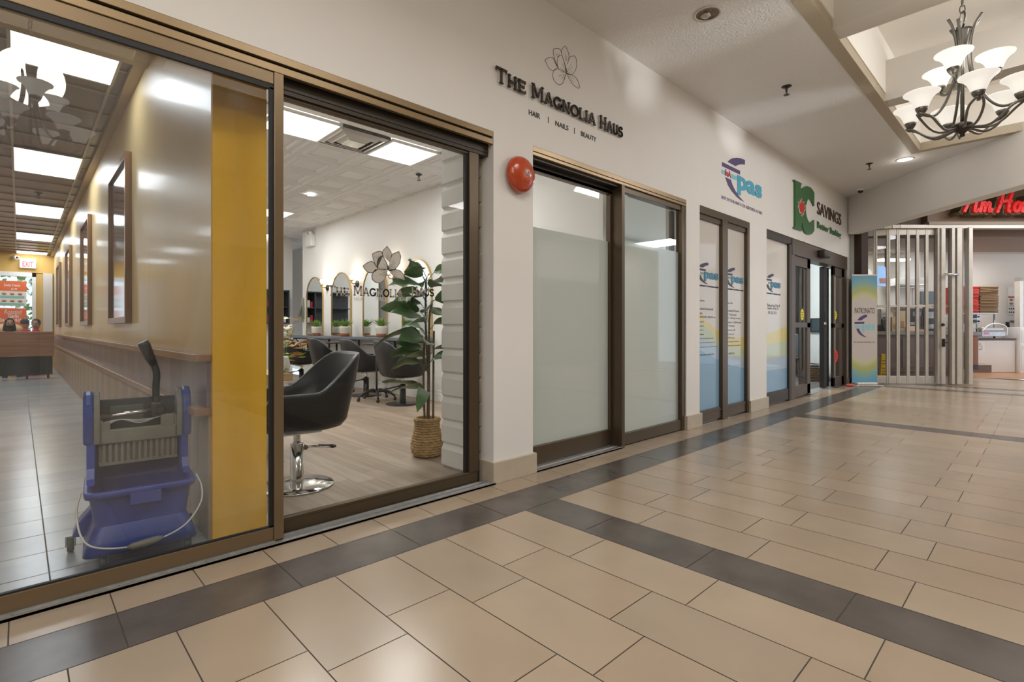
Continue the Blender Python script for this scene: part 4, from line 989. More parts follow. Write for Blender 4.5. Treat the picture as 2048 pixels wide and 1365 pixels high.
for lab_, x, y in (('small round spotlight in the middle of the tin ceiling', 3.448, 5.574), ('small round spotlight far back in the salon ceiling beside the mullion', 4.2, 9.9)):
    t = thing('spot_light', lab_, 'ceiling light', (x, y, SZ)); MB().lathe([(0, -.006), (.06, -.005), (.06, .0)], (0, 0, 0), 20).build('diffuser', mat('spot_lit', (1, 1, 1), .4, emit=12, ecol=(1, .98, .94)), t); MB().lathe([(.06, -.007), (.075, -.004), (.075, 0), (.06, 0)], (0, 0, 0), 20).build('ring', M_WHITE, t)
p = XP(625, 475, XW)
t = thing('emergency_light', 'white emergency light box high on the mirror wall', 'emergency light', (XW, p.y, 3.06))
MB().rbox(-.10, 0, -.16, .16, -.13, .13, .02).build('box', M_WHITE, t); q = MB(); q.sphere((-.08, -.10, .15), .05, 0, 12); q.sphere((-.08, .10, .15), .05, 0, 12); q.build('lamp_heads', M_WHITE, t)

# white block pilaster behind the pier and the raw edge of blocks
m = MB(); z = 0; k = 0
while z < 3.3:
    h = .19; m.prism([(0, z+.006), (.018, z+.018), (.018, z+h-.045), (0, z+h-.006)], lambda a, b, d: (2.505-a, .36+d, b), -.235, .29); z += h
m.box(2.505, 2.88, .125, .65, 0, 3.35)
struct('wall_pilaster', m, mat('white_blocks', (.78, .76, .73), .5, bump=.15, bscale=18))
m = MB(); z = .02
while z < 2.5:
    o_ = random.uniform(-.004, .004); m.rbox(2.40+o_, 2.50, .135+o_, .24, z, z+.172, .012); z += .185
struct('wall_pilaster', m, mat('raw_block', (.34, .29, .21), .85, bump=.8, bscale=40, var=.2))

# mirrors
def arch(w_, h, n=20): 
    r = w_/2; return [(-r, 0), (r, 0)]+[(r*math.cos(PI*i/n), h-r+r*math.sin(PI*i/n)) for i in range(n+1)]
mir = None
ml = ['arched gold mirror nearest the leafy plant on the salon wall', 'arched gold mirror behind the flower decal on the salon wall', 'arched gold mirror second from the far end of the salon wall', 'arched gold mirror at the far end of the salon wall']
for i, y in enumerate((4.33, 5.70, 7.05, 8.33)):
    if mir is None:
        mir = thing('wall_mirror', ml[0], 'mirror', (XW, y, .985), 0, 'arched mirrors over the shelf')
        fnm = lambda a, b, d: (-d, a, b)
        MB().prism(arch(.84, 1.26), fnm, 0, .018).build('backing', M_BLK, mir)
        a1, a2 = arch(.86, 1.27, 24), arch(.82, 1.25, 24); n = len(a1); vs = []; fs = []
        for d in (0, .03):
            vs += [fnm(a, b, d) for a, b in a1]+[fnm(a, b+.01 if False else b, d) for a, b in [(x, z if z > 0 else .02) for x, z in a2]]
        for k in range(n):
            k2 = (k+1) % n; fs += [(2*n+k, 2*n+k2, 3*n+k2, 3*n+k), (k, n+k, n+k2, k2), (k, k2, 2*n+k2, 2*n+k), (n+k, 3*n+k, 3*n+k2, n+k2)]
        q = MB(); q.add(vs, fs); q.build('frame', mat('gold', (.62, .44, .18), .25, metal=.9), mir)
        MB().prism([(a, max(b, .02)) for a, b in arch(.82, 1.25)], fnm, .018, .020).build('mirror_glass', M_MIRROR, mir)
    else: dup(mir, (XW, y, .985), 0, ml[i], 'arched mirrors over the shelf')
# shelf
t = thing('station_shelf', 'long grey shelf on black brackets under the mirrors', 'shelf')
MB().rbox(XW-.36, XW, 3.85, 9.0, .925, .975, .004).build('top', mat('shelf_grey', (.15, .16, .19), .35), t)
for i, y in enumerate((4.0, 5.0, 6.3, 7.6, 8.7)):
    q = MB(); q.box(XW-.33, XW-.01, y-.012, y+.012, .90, .925); q.box(XW-.03, XW-.005, y-.012, y+.012, .55, .925); q.tube([(XW-.28, y, .90), (XW-.02, y, .58)], .011, 6); q.build('bracket', M_BLK, t)
# wall lights
sl = None
for i, (y, lb) in enumerate(((5.02, 'black and brass wall light right of the flower decal mirror'), (6.38, 'black and brass wall light left of the flower decal mirror'), (7.70, 'black and brass wall light between the two far mirrors'))):
    if sl is None:
        sl = thing('wall_light', lb, 'wall light', (XW, y, 1.98), 0, 'lamps between the mirrors')
        q = MB(); q.lathe([(0, .02), (.06, .02), (.065, 0)], (0, 0, 0), 20, 0, 'x', 1, 1); o = q.build('wall_plate', M_BLK, sl); o.scale = (-1, 1, 1)
        q = MB(); q.tube([(0, 0, 0), (-.10, 0, 0), (-.13, .0, .02), (-.13, 0, .06)], .009, 8); q.build('arm', mat('gold', (.62, .44, .18)), sl)
        q = MB(); q.lathe([(0, .05), (.035, .05), (.04, .06), (.02, .075), (0, .08)], (-.13, 0, 0), 16); q.build('cup', mat('gold', (.62, .44, .18)), sl)
        q = MB(); q.lathe([(.03, .075), (.045, .10), (.045, .20), (.038, .21)], (-.13, 0, 0), 20); q.build('glass_shade', M_GLASS, sl)
        q = MB(); q.sphere((-.13, 0, .13), .032, 0, 14, 1.4); q.build('bulb', mat('sconce_bulb', (1, 1, 1), .4, emit=16, ecol=(1, .86, .64)), sl)
    else: dup(sl, (XW, y, 1.98), 0, lb, 'lamps between the mirrors')
    point('wall_light_lamp', (XW-.13, y, 2.24), 2.2, (1, .82, .6), .04)
# striped pots with spiky plants
M_LEAF = mat('leaf_green', (.12, .26, .035), .4, var=.3, vscale=8); M_SOIL = mat('soil', (.05, .035, .025), .9)
pp = None
for i, (y, lb) in enumerate(((5.07, 'spiky succulent in striped pot on shelf right of the flower decal mirror'), (6.42, 'spiky succulent in striped pot on shelf left of the flower decal mirror'), (7.72, 'spiky succulent in striped pot on shelf between the two far mirrors'))):
    if pp is None:
        pp = thing('potted_succulent', lb, 'potted plant', (XW-.235, y, .975), 0, 'striped pots on the shelf')
        q = MB(); pr = [(0, 0), (.075, 0), (.085, .05), (.088, .06), (.092, .10), (.094, .11), (.098, .16), (.10, .19), (.09, .19), (.085, .17), (0, .17)]
        q.lathe(pr, (0, 0, 0), 28)
        o = q.build('pot', [mat('terracotta', (.48, .16, .07), .6), mat('pot_cream', (.72, .66, .56), .5), mat('pot_line', (.30, .2, .15), .6)], pp)
        for f_ in o.data.polygons:
            z = f_.center.z; f_.material_index = 0 if z < .052 and abs(f_.normal.z) < .9 else (2 if .105 > z > .10 or .052 < z < .058 else 1)
        q = MB()
        for k in range(34):
            a = k*2.4; tl = .15+.75*(k/34); L_ = .13+.08*random.random(); dx, dy = math.cos(a)*math.sin(tl), math.sin(a)*math.sin(tl); up = math.cos(tl)
            base = Vector((dx*.02, dy*.02, .17)); mid = base+Vector((dx, dy, up))*L_*.55; tip = base+Vector((dx*1.25, dy*1.25, up*.85))*L_*1.1
            sd = Vector((-math.sin(a), math.cos(a), 0))
            q.add([base-sd*.012, base+sd*.012, mid+sd*.018, tip, mid-sd*.018, mid+Vector((0, 0, -.012))], [(0, 1, 2, 5), (5, 2, 3), (5, 3, 4), (0, 5, 4), (0, 1, 2, 4), (4, 2, 3)], 0)
        q.build('leaves', mat('succulent_green', (.22, .38, .06), .45), pp, recalc=False)
    else: dup(pp, (XW-.235, y, .975), random.random()*3, lb, 'striped pots on the shelf')

# styling chairs
def styling_chair(label, loc, rz, chrome=False, lever=True):
    t = thing('styling_chair', label, 'chair', loc, rz)
    m = MB(); N = 48; out = []; prof = []
    def top(a):                                  # a: angle from the back
        a = abs(a); 
        k = min(1, max(0, (a-.55)/.95)); k = k*k*(3-2*k)
        h = .94-.26*k
        k2 = min(1, max(0, (a-2.2)/.5)); k2 = k2*k2*(3-2*k2)
        return h-.19*k2
    rings = []
    for i in range(N):
        a = -PI+2*PI*i/N; ca, sa = math.cos(a), math.sin(a); h = top(a)
        ex = .36 if ca > 0 else .34; ey = .30
        sq = (abs(ca)**3+abs(sa)**3)**(-1/3)     # squarish footprint
        d = Vector((-ca*ex*sq, sa*ey*sq, 0))
        fl_ = 1+.16*max(0, (h-.68))/.26*max(0, ca)
        def P(s_, z): return (d.x*s_, d.y*s_, z)
        rings.append([P(.10, .405), P(.60, .405), P(.80, .425), P(.90, .47), P(.95, .56), P((1.0)*(1+(fl_-1)*.5), (h+.56)/2), P(fl_, h-.012), P(fl_-.02, h), P(fl_-.075, h), P(fl_-.10, h-.015), P(.86*(1+(fl_-1)*.4), (h+.56)/2), P(.80, .53), P(.4, .53), P(.05, .53)])
    K = len(rings[0]); vs = [p for r in rings for p in r]; fs = []; 
    for i in range(N):
        j = (i+1) % N
        for k in range(K-1): fs.append((i*K+k, i*K+k+1, j*K+k+1, j*K+k))
    m.add(vs, fs, 0, True); m.build('shell', M_LEATH, t)
    q = MB(); q.tube([r[7] for r in rings], .006, 6, closed=True); q.build('piping', M_PIPE, t)
    q = MB(); q.rbox(-.22, .31, -.225, .225, .50, .60, .04); q.build('seat_cushion', M_LEATH, t)
    met = M_CHROME if chrome else mat('black_metal', (.03, .03, .032), .3, metal=.6)
    q = MB(); q.tube([(0, 0, .28), (0, 0, .41)], .024, 14); q.rbox(-.13, .13, -.13, .13, .385, .405, .008); q.build('piston', M_CHROME, t)
    q = MB(); q.lathe([(0, .30), (.045, .30), (.047, .02), (.047, .018), (0, .018)], (0, 0, 0), 24); q.build('pedestal', met, t)
    q = MB(); q.lathe([(0, 0), (.245, 0), (.25, .006), (.245, .012), (.12, .018), (.05, .022), (0, .022)], (0, 0, 0), 48); q.build('base', met, t)
    if lever:
        q = MB()
        for sy in (-.018, .018): q.tube([(-.045, sy, .27), (-.14, sy, .26), (-.24, sy*1.4, .245)], .006, 8)
        q.tube([(-.05, -.03, .27), (-.05, .03, .27)], .018, 10); q.build('pump_lever', met, t)
        q = MB(); q.tube([(-.24, -.026, .245), (-.27, -.02, .245), (-.275, 0, .245), (-.27, .02, .245), (-.24, .026, .245)], .010, 8); q.tube([(-.16, -.022, .258), (-.24, -.026, .245)], .010, 8); q.build('lever_grip', M_BLK, t)
    return t
styling_chair('large black styling chair on round chrome base nearest the glass', (1.43, .93, 0), math.radians(178), True)
c1 = styling_chair('black styling chair in front of the mirror nearest the leafy plant', (4.12, 3.87, 0), math.radians(-8))
for ch_ in c1.children:
    if ch_.name.startswith('pump_lever') or ch_.name.startswith('lever_grip'): pass
dup(c1, (4.22, 5.18, 0), math.radians(-6), 'black styling chair in front of the flower decal mirror')
dup(c1, (4.20, 6.45, 0), math.radians(-4), 'black styling chair third from the leafy plant')
dup(c1, (4.15, 7.75, 0), math.radians(4), 'black styling chair farthest back in the salon row')
def trolley(label, loc, rz):
    t = thing('rolling_tray', label, 'trolley', loc, rz)
    MB().rbox(-.20, .20, -.14, .14, .865, .89, .01).build('tray', M_BLK, t)
    q = MB(); q.tube([(0, 0, .12), (0, 0, .87)], .016, 10); q.build('pole', M_BLK, t)
    for k in range(5):
        a = 2*PI*k/5; ca, sa = math.cos(a), math.sin(a)
        q = MB(); q.tube(qp([(0, 0, .14), (.12*ca, .12*sa, .15), (.23*ca, .23*sa, .11), (.29*ca, .29*sa, .06)]), [.026]*8+[.022]*8+[.016]*8+[.014], 8); o = q.build('leg', mat('black_metal', (.03, .03, .032)), t)
        q = MB(); q.lathe([(0, -.012), (.028, -.012), (.028, .012), (0, .012)], (.29*ca, .29*sa, .028), 14, 0, 'y'); q.build('caster', M_BLK, o)
    return t
tr1 = trolley('black rolling tray stand between the two nearest styling chairs', (4.05, 4.52, 0), .5)
dup(tr1, (4.0, 5.82, 0), 1.0, 'black rolling tray stand between the two middle styling chairs')

# leafy plant in a woven basket
pt = thing('floor_plant', 'tall leafy artificial plant in woven basket beside the white block pilaster', 'plant', (2.62, .99, 0))
pt.location = (2.60, 1.02, 0)
q = MB(); prof = [(0, 0), (.095, .0), (.125, .03), (.135, .09), (.128, .15), (.108, .22), (.10, .28), (.11, .335), (.10, .34), (.09, .33), (.09, .27)]
q.lathe(prof, (0, 0, 0), 40)
for k in range(15):
    z = .02+k*.0215; 
    r_ = [p_ for p_ in prof[1:8]]
    for (ra, za), (rb, zb) in zip(r_[:-1], r_[1:]):
        if za <= z <= zb: rr = ra+(rb-ra)*(z-za)/(zb-za+1e-9)
    pts = []
    for i in range(48):
        a = 2*PI*i/48; d = rr+.004*math.sin(a*16+k*PI); pts.append((d*math.cos(a), d*math.sin(a), z+.004*math.cos(a*16+k*PI)))
    q.tube(pts, .0105, 6, closed=True)
q.build('basket', mat('seagrass', (.42, .27, .12), .7, var=.3, vscale=30, bump=.4, bscale=120), pt)
MB().disc((0, 0, 0), .09, .25, .27, 24).build('moss', M_SOIL, pt)
q = MB()
stems = [[(.0, 0, .25), (.01, 0, .7), (-.015, .0, 1.15), (.0, .02, 1.55)], [(.03, .02, .25), (.035, .02, .7), (.03, .01, 1.2), (.05, .0, 1.35)], [(-.03, -.01, .25), (-.045, -.01, .65), (-.03, 0, 1.0)], [(.05, -.02, .25), (.06, -.01, .8), (.065, -.01, 1.1)]]
for st in stems: q.tube(qp(st), .0095, 8)
q.build('stems', mat('stem_brown', (.14, .09, .05), .7, var=.3, vscale=20), pt)
q = MB()
def leafm(base, dirv, L_, W_, droop):
    d = Vector(dirv).normalized(); side = d.cross(Vector((0, 0, 1))).normalized(); side = Matrix.Rotation(random.choice((-1, 1))*random.uniform(.35, 1.0), 3, d) @ side; up = side.cross(d)
    R = 8; vs = []; 
    for i in range(R+1):
        t_ = i/R; c_ = base+d*(L_*t_)-Vector((0, 0, droop*t_*t_*L_))
        w_ = W_*math.sin(PI*min(1, t_*.97+.03))**.75*(1-.25*t_); ww = .010*math.sin(t_*9)
        vs += [c_-side*w_+up*(.22*w_+ww), c_-side*w_*.5+up*(.06*w_), c_-up*.0, c_+side*w_*.5+up*(.06*w_), c_+side*w_+up*(.22*w_-ww)]
    fs = [(i*5+k, i*5+k+1, i*5+k+6, i*5+k+5) for i in range(R) for k in range(4)]
    q.add(vs, fs, 0, True)
random.seed(21)
# leaves reach mostly towards the camera-left side of the stem
spots = [(1.60, 200, .26, .2), (1.62, 95, .18, -.5), (1.52, 170, .30, .3), (1.50, 260, .24, .2), (1.42, 205, .26, .5), (1.40, 330, .22, .2), (1.30, 150, .34, .2), (1.30, 240, .26, .1), (1.28, 20, .22, .2), (1.20, 215, .34, .35), (1.18, 300, .22, .4), (1.10, 160, .40, .55), (1.08, 60, .2, .2), (1.02, 235, .28, .3), (.98, 180, .26, .1), (.96, 310, .24, .6), (.90, 200, .36, .35), (.88, 280, .30, .2), (.84, 140, .26, .5), (.62, 195, .42, .25), (.64, 165, .34, .1), (.60, 225, .36, .6), (1.56, 20, .22, .2), (1.64, 300, .2, .1)]
for z, az, L_, dr in spots+[(1.46, 120, .24, .3), (1.36, 185, .30, .2), (1.24, 190, .36, .15), (1.14, 120, .26, .4), (1.06, 200, .34, .3), (.93, 150, .28, .4), (1.66, 200, .2, .0), (1.55, 230, .28, .5)]:
    a = math.radians(az-0)
    base = Vector((0+.03*math.cos(a), .03*math.sin(a), z-.02))
    s0 = Vector((0, 0, z-.10)); q.tube([s0, base+Vector((math.cos(a)*.04, math.sin(a)*.04, .0))], .003, 5)
    leafm(base+Vector((math.cos(a)*.04, math.sin(a)*.04, .0)), (math.cos(a), math.sin(a), .25), L_, .072+.022*random.random(), dr)
q.build('leaves', mat('plant_leaf', (.085, .17, .06), .35, var=.3, vscale=5), pt, recalc=False)

# decal on the salon glass: grey flower and lettering
gd = thing('window_decal', 'translucent grey magnolia flower decal on the salon glass', 'window decal')
YG = .0855
fg = PY(YG)
pc = WP(768, 530, YG)
M_DEC = film('decal_grey', (.66, .62, .56), .2, see=.12)
def TF(a, b, s_=1.0):
    # fit the drawing (3.02..3.46, 3.117..3.472) to the decal size
    return (pc.x+((a-3.24))*.655, pc.z+(b-3.29)*.66)
for pl in FLW:
    cx_, cy_ = sum(a for a, b in pl)/len(pl), sum(b for a, b in pl)/len(pl)
    MB().prism([TF(cx_+(a-cx_)*1.07, cy_+(b-cy_)*1.07) for a, b in pl], fg, 0, .0008).build('petal', M_DEC, gd)
m = MB(); flower(m, PY(YG-.0012), TF, .0011); m.build('drawing', M_INK, gd)
gl_ = thing('window_lettering', 'grey letters THE MAGNOLIA HAUS on the salon glass', 'window lettering')
M_DEC2 = mat('decal_letter', (.36, .33, .29), .5)
def px2(u, v): p = WP(u, v, YG); return p.x, p.z
for wd, ua, ub in (('THE', 655, 698), ('MAGNOLIA', 706, 806), ('HAUS', 822, 868)):
    (xa, zb), (xb, _) = px2(ua, 592), px2(ub, 592); m = MB(); serif(m, wd, PY(YG), xa, px2(ua, 591)[1]+(0), .058, .048, .0095, .0, .0015, xb); m.build('word', M_DEC2, gl_)
gl2 = thing('window_lettering', 'small pale letters HAIR, NAILS, BEAUTY on the salon glass', 'window lettering')
for wd, ua, ub in (('HAIR', 708, 726), ('NAILS', 752, 772), ('BEAUTY', 797, 822)):
    (xa, za), (xb, zb) = px2(ua, 602), px2(ub, 595); text('word', wd, mat('decal_pale', (.6, .57, .52), .5), PY(YG), xa, xb, min(za, zb), max(za, zb), 0, .001, 0, gl2)

# console with flowers at the left edge of the salon view
t = thing('reception_desk', 'pale wood topped table half hidden behind the mullion', 'table', (1.42, 2.28, 0))
MB().rbox(-.38, .38, -.3, .3, .645, .715, .006).build('top', wood('birch', (.52, .36, .19), (.66, .48, .28), .4, 'x', 2), t)
q = MB(); q.box(-.34, .30, -.26, .26, 0, .645); q.build('body', M_WHITE, t)
v0 = WP(578, 745, 2.2)
t = thing('flower_vase', 'vase of cream, orange and yellow silk flowers beside the mullion', 'flowers', (v0.x-.05, 2.2, .715))
MB().lathe([(0, 0), (.05, 0), (.06, .06), (.045, .13), (.035, .15), (.03, .14), (0, .10)], (0, 0, 0), 20).build('vase', M_WHITE, t)
random.seed(5)
for nm, colr, n in (('cream_flowers', (.75, .68, .45), 16), ('orange_leaves', (.55, .25, .03), 12), ('green_leaves', (.35, .45, .05), 7)):
    q = MB()
    for k in range(n):
        z = {'c': random.uniform(.22, .50), 'o': random.uniform(.08, .30), 'g': random.uniform(.03, .16)}[nm[0]]
        a = random.uniform(-2.2, 1.2); r_ = random.uniform(.02, .17); c_ = Vector((r_*math.cos(a), r_*math.sin(a), z))
        d_ = Vector((math.cos(a), math.sin(a), random.uniform(-.3, .6))).normalized(); s_ = d_.cross(Vector((0, 0, 1))).normalized()
        for w_ in (-1, 0, 1):
            dd = (d_+s_*w_*.6).normalized(); ss = dd.cross(Vector((.2, .3, 1))).normalized()
            q.add([c_, c_+dd*.04+ss*.028, c_+dd*.085, c_+dd*.04-ss*.028], [(0, 1, 2, 3)])
    q.build(nm, mat('silk_'+nm, colr, .6), t, recalc=False)
q = MB()
for k in range(8): a = k*.8; q.tube([(0, 0, .1), (.04*math.cos(a), .04*math.sin(a), .25), (.09*math.cos(a), .09*math.sin(a), .4)], .003, 5)
q.build('stalks', M_LEAF, t)
# dark cubby shelf with red products at the back wall
YB = 9.6
t = thing('wall_cubby', 'dark open wall cabinet holding red and white product boxes', 'shelf', (4.30, 9.62, 0))
q = MB(); q.box(-1.2, .30, .30, .32, 1.25, 2.02); q.box(-1.2, .30, 0, .32, 2.0, 2.03); q.box(-1.2, .30, 0, .32, 1.24, 1.27); q.box(.28, .31, 0, .32, 1.24, 2.03); q.box(-.22, -.19, 0, .32, 1.24, 2.03); q.box(-1.2, .28, 0, .32, 1.62, 1.64)
q.build('cabinet', mat('cubby_black', (.035, .04, .05), .4), t)
struct('wall_far', MB().box(2.2, XW+.12, 9.95, 10.05, 0, 3.4), M_WALL)
random.seed(3)
k = 0
for z, n in ((1.64, 4), (1.27, 6)):
    for i in range(n):
        h = random.uniform(.12, .22); x = 4.12+i*.075
        cl = ((.55, .03, .06), (.7, .68, .66), (.55, .03, .06), (.12, .12, .13))[k % 4]
        q = MB(); q.box(x, x+.06, 9.70, 9.80, z, z+h)
        o = q.build('product_box', mat('product_%d' % (k % 4), cl, .5))
        tag(o, ('small boxed hair product on the upper shelf of the dark cabinet' if z > 1.5 else 'small boxed hair product on the lower shelf of the dark cabinet'), 'product box', 'products on the upper cabinet shelf' if z > 1.5 else 'products on the lower cabinet shelf'); k += 1
t = thing('hanging_bouquet', 'dried pampas bunch hanging beside the dark wall cabinet', 'dried flowers', (4.655, 9.05, 1.2))
q = MB()
for k in range(60): a = random.random()*6.28; r_ = random.random()*.09; z = random.random(); q.tube([(r_*.2*math.cos(a), r_*.2*math.sin(a)-.1, .62), (r_*(1.1-z)*math.cos(a)-.03, r_*(1.1-z)*math.sin(a)-.1, .05+z*.5)], .006, 4)
q.build('stalks', mat('pampas', (.30, .31, .24), .8), t)

# ================================================================== OFFICE BEHIND THE PRINTED PANES
M_MINT = mat('mint_white', (.70, .76, .74), .5)
struct('wall_far', MB().box(4.80, 17, 4.2, 4.3, 0, 3.4), M_MINT); struct('ceiling', MB().box(4.80, 12.2, .31, 4.25, 3.28, 3.4), M_CEILW)
struct('wall_right', MB(TIM).box(6.86, 6.93, 10.42, 15.0, 0, 3.4), M_MINT)
# white partition with the black screen seen through the open door
def on(u, y): return WP(u, 640, y).x
t = thing('wall_screen', 'black screen on pale wall inside the automatic door', 'screen')
MB(TIM).rbox(6.80, 6.858, 11.28, 11.82, 1.05, 1.36, .01).build('casing', M_BLK, t); MB(TIM).box(6.796, 6.80, 11.31, 11.79, 1.08, 1.33).build('panel', mat('screen_dark', (.012, .03, .04), .15), t)
t = thing('office_cabinet', 'tall black cabinet at the back left of the open automatic door', 'cabinet', TIM @ Vector((6.72, 12.2, 0)), -YAW)
MB().rbox(-.12, .12, -.2, .2, 1.0, 2.7, .01).build('carcass', M_BLK, t); MB().rbox(-.12, .12, -.2, .2, .0, .98, .01).build('drawer_base', mat('cab_blue', (.16, .20, .24), .5), t)
t = thing('office_chair', 'black office chair in front of the tall cabinet inside the door', 'chair', TIM @ Vector((6.42, 11.62, 0)))
MB().rbox(-.2, .2, -.2, .2, .42, .50, .04).build('seat', M_LEATH, t); MB().rbox(-.2, .2, .16, .24, .55, 1.02, .04).build('backrest', M_LEATH, t)
q = MB(); q.tube([(0, 0, .06), (0, 0, .42)], .025, 8); q.tube([(0, .18, .45), (0, .2, .6)], .02, 6); q.build('post', M_BLK, t)
for k in range(5): a = 2*PI*k/5; q = MB(); q.tube([(0, 0, .10), (.26*math.cos(a), .26*math.sin(a), .03)], .018, 6); q.build('leg', M_BLK, t)
# rattan basket with papers
p = GP(1629, 762, 0)
bs = thing('wicker_basket', 'square wicker basket full of papers inside the open automatic door', 'basket', TIM @ Vector((6.50, 11.15, 0)), -YAW)
def wick2(root, w_, d_, h):
    q = MB(); n = 12
    for k in range(n):
        z = h*(k+.5)/n; s_ = .9+.1*k/n; ring = rrect(w_*s_, -d_*s_, d_*s_, .05, z, 8)
        q.tube([(x*(1+(.02 if (i+k) % 2 else -.02)), y*(1+(.02 if (i+k) % 2 else -.02)), zz) for i, (x, y, zz) in enumerate(ring)], h/n*.62, 6, closed=True)
    q.box(-w_*.85, w_*.85, -d_*.85, d_*.85, 0, .02)
    q.build('woven_body', mat('wicker_brown', (.16, .10, .055), .7, var=.4, vscale=40, bump=.4, bscale=100), root)
wick2(bs, .21, .18, .30)
q = MB(); random.seed(9)
for k in range(10):
    a = random.uniform(-.5, .5); c_ = Vector((random.uniform(-.07, .07), random.uniform(-.06, .06), .27+.010*k)); u_ = Vector((math.cos(a), math.sin(a), random.uniform(-.15, .15)))*.14; v_ = Vector((-math.sin(a), math.cos(a), random.uniform(-.2, .2)))*.10
    q.add([c_-u_-v_, c_+u_-v_, c_+u_+v_, c_-u_+v_, c_-u_-v_+Vector((0, 0, .006)), c_+u_-v_+Vector((0, 0, .006)), c_+u_+v_+Vector((0, 0, .006)), c_-u_+v_+Vector((0, 0, .006))], [(0, 1, 2, 3), (4, 5, 6, 7), (0, 1, 5, 4), (1, 2, 6, 5), (2, 3, 7, 6), (3, 0, 4, 7)])
q.build('papers', mat('papers', (.55, .56, .55), .5, var=.3, vscale=20), bs)
# white desk visible through the left leaf
t = thing('office_desk', 'white desk behind the left leaf of the automatic door', 'desk', (9.9, 2.6, 0))
MB().rbox(-1.2, .4, -.3, .3, .72, .76, .005).build('top', M_WHITE, t); q = MB(); q.box(-1.15, -1.1, -.28, .28, 0, .72); q.box(.30, .35, -.28, .28, 0, .72); q.box(-1.1, .3, .22, .25, .2, .72); q.build('frame', M_MINT, t)

# ================================================================== PULL-UP BANNER
def Tp(r, F, z=0): return TIM @ Vector((r, F, z))
bt = thing('banner_stand', 'tall pull-up banner reading Patronato at the gate corner', 'banner', Tp(6.93, 10.12), -YAW)
BW, BH = .245, 2.17
bl = lambda a, b, d: (a, -d, b)
q = MB(); q.rbox(-.20, .20, -.10, .10, 0.0, .07, .02); q.build('base', M_GATE, bt)
q = MB(); q.tube([(0, .03, .05), (0, .03, BH-.02)], .01, 8); q.rbox(-BW-.005, BW+.005, -.005, .025, BH-.01, BH+.02, .005); q.build('support_pole', M_GATE, bt)
m, n, l, b_ = nodes('banner_print')
tc = n.new('ShaderNodeTexCoord'); sp = n.new('ShaderNodeSeparateXYZ'); l.new(tc.outputs['Generated'], sp.inputs[0])
# rings: distance from two centres, top and bottom
def vm(op, a, b):
    k = n.new('ShaderNodeMath'); k.operation = op
    for i, v in enumerate((a, b)):
        if isinstance(v, (int, float)): k.inputs[i].default_value = v
        else: l.new(v, k.inputs[i])
    return k.outputs[0]
xx_ = vm('SUBTRACT', sp.outputs['X'], .5); x2_ = vm('MULTIPLY', xx_, xx_)
hz = vm('ABSOLUTE', vm('SUBTRACT', sp.outputs['Z'], .5), 0)
dd_ = vm('ADD', hz, vm('MULTIPLY', x2_, .22))
r_ = n.new('ShaderNodeValToRGB'); e = r_.color_ramp.elements
e[0].position = .27; e[0].color = (.60, .54, .50, 1); e[1].position = .50; e[1].color = (.13, .38, .58, 1)
for pos, c_ in ((.31, (.60, .58, .40, 1)), (.37, (.44, .48, .14, 1)), (.43, (.26, .44, .40, 1))):
    k = e.new(pos); k.color = c_
l.new(dd_, r_.inputs[0]); l.new(r_.outputs[0], b_.inputs['Base Color']); b_.inputs['Roughness'].default_value = .45
MB().box(-BW, BW, -.002, .0, .06, BH).build('printed_sheet', m, bt)
text('lettering', 'PATRONATO', M_INK, bl, -.19, .20, 1.42, 1.53, .002, .004, 0, bt)
rt = bpy.data.objects.new('emblem', None); C.objects.link(rt); rt.parent = bt
bpy.data.objects.remove(rt)
def pas_small(root, fn, x0, z0, sx, sz):
    T = lambda pts: [(x0+(a-6.211)*sx, z0+(b-2.72)*sz) for a, b in pts]
    MB().prism(T([(6.382, 3.204), (6.452, 3.248), (6.523, 3.281), (6.645, 3.315), (6.769, 3.338), (6.91, 3.347), (6.91, 3.285), (6.82, 3.27), (6.719, 3.243), (6.62, 3.203)]), fn, .002, .004).build('arc', M_PURP, root)
    MB().prism(T([(6.226, 3.166), (6.757, 3.170), (6.757, 3.122), (6.226, 3.117)]), fn, .002, .004).build('bar', M_PURP, root)
    MB().prism(T([(6.211, 3.071), (6.657, 3.076), (6.65, 3.028), (6.215, 3.023)]), fn, .002, .004).build('light_bar', M_LBL, root)
    MB().prism(T([(6.317, 2.999), (6.476, 3.0), (6.523, 2.942), (6.62, 2.878), (6.744, 2.828), (6.884, 2.79), (6.769, 2.795), (6.645, 2.817), (6.5, 2.862), (6.393, 2.917)]), fn, .002, .004).build('lower_arc', M_PURP, root)
    a = T([(6.67, 2.905), (7.35, 3.11)]); text('lettering', 'pas', M_LBL, fn, a[0][0], a[1][0], a[0][1], a[1][1], .002, .005, .03, root)
pas_small(bt, bl, -.20, .90, .36, .80)
text('lettering', 'ENTE DI PATRONATO E DI ASSISTENZA SOCIALE', M_INK, bl, -.21, .21, .845, .868, .002, .003, 0, bt, res=1)
q = MB(); q.tube(qp([(-.30, -.02, .02), (-.20, -.12, .012), (0, -.15, .01), (.15, -.12, .012), (.3, -.13, .012)]), .007, 6); q.build('carry_cord', M_GATE, bt)
o = MB().rbox(-.08, .08, -.06, .06, 0, .05, .02).build('red_bag', mat('bag_red', (.5, .12, .1), .6)); o.location = Tp(6.56, 9.98); tag(o, 'crumpled red and white bag on the floor beside the banner base', 'bag')

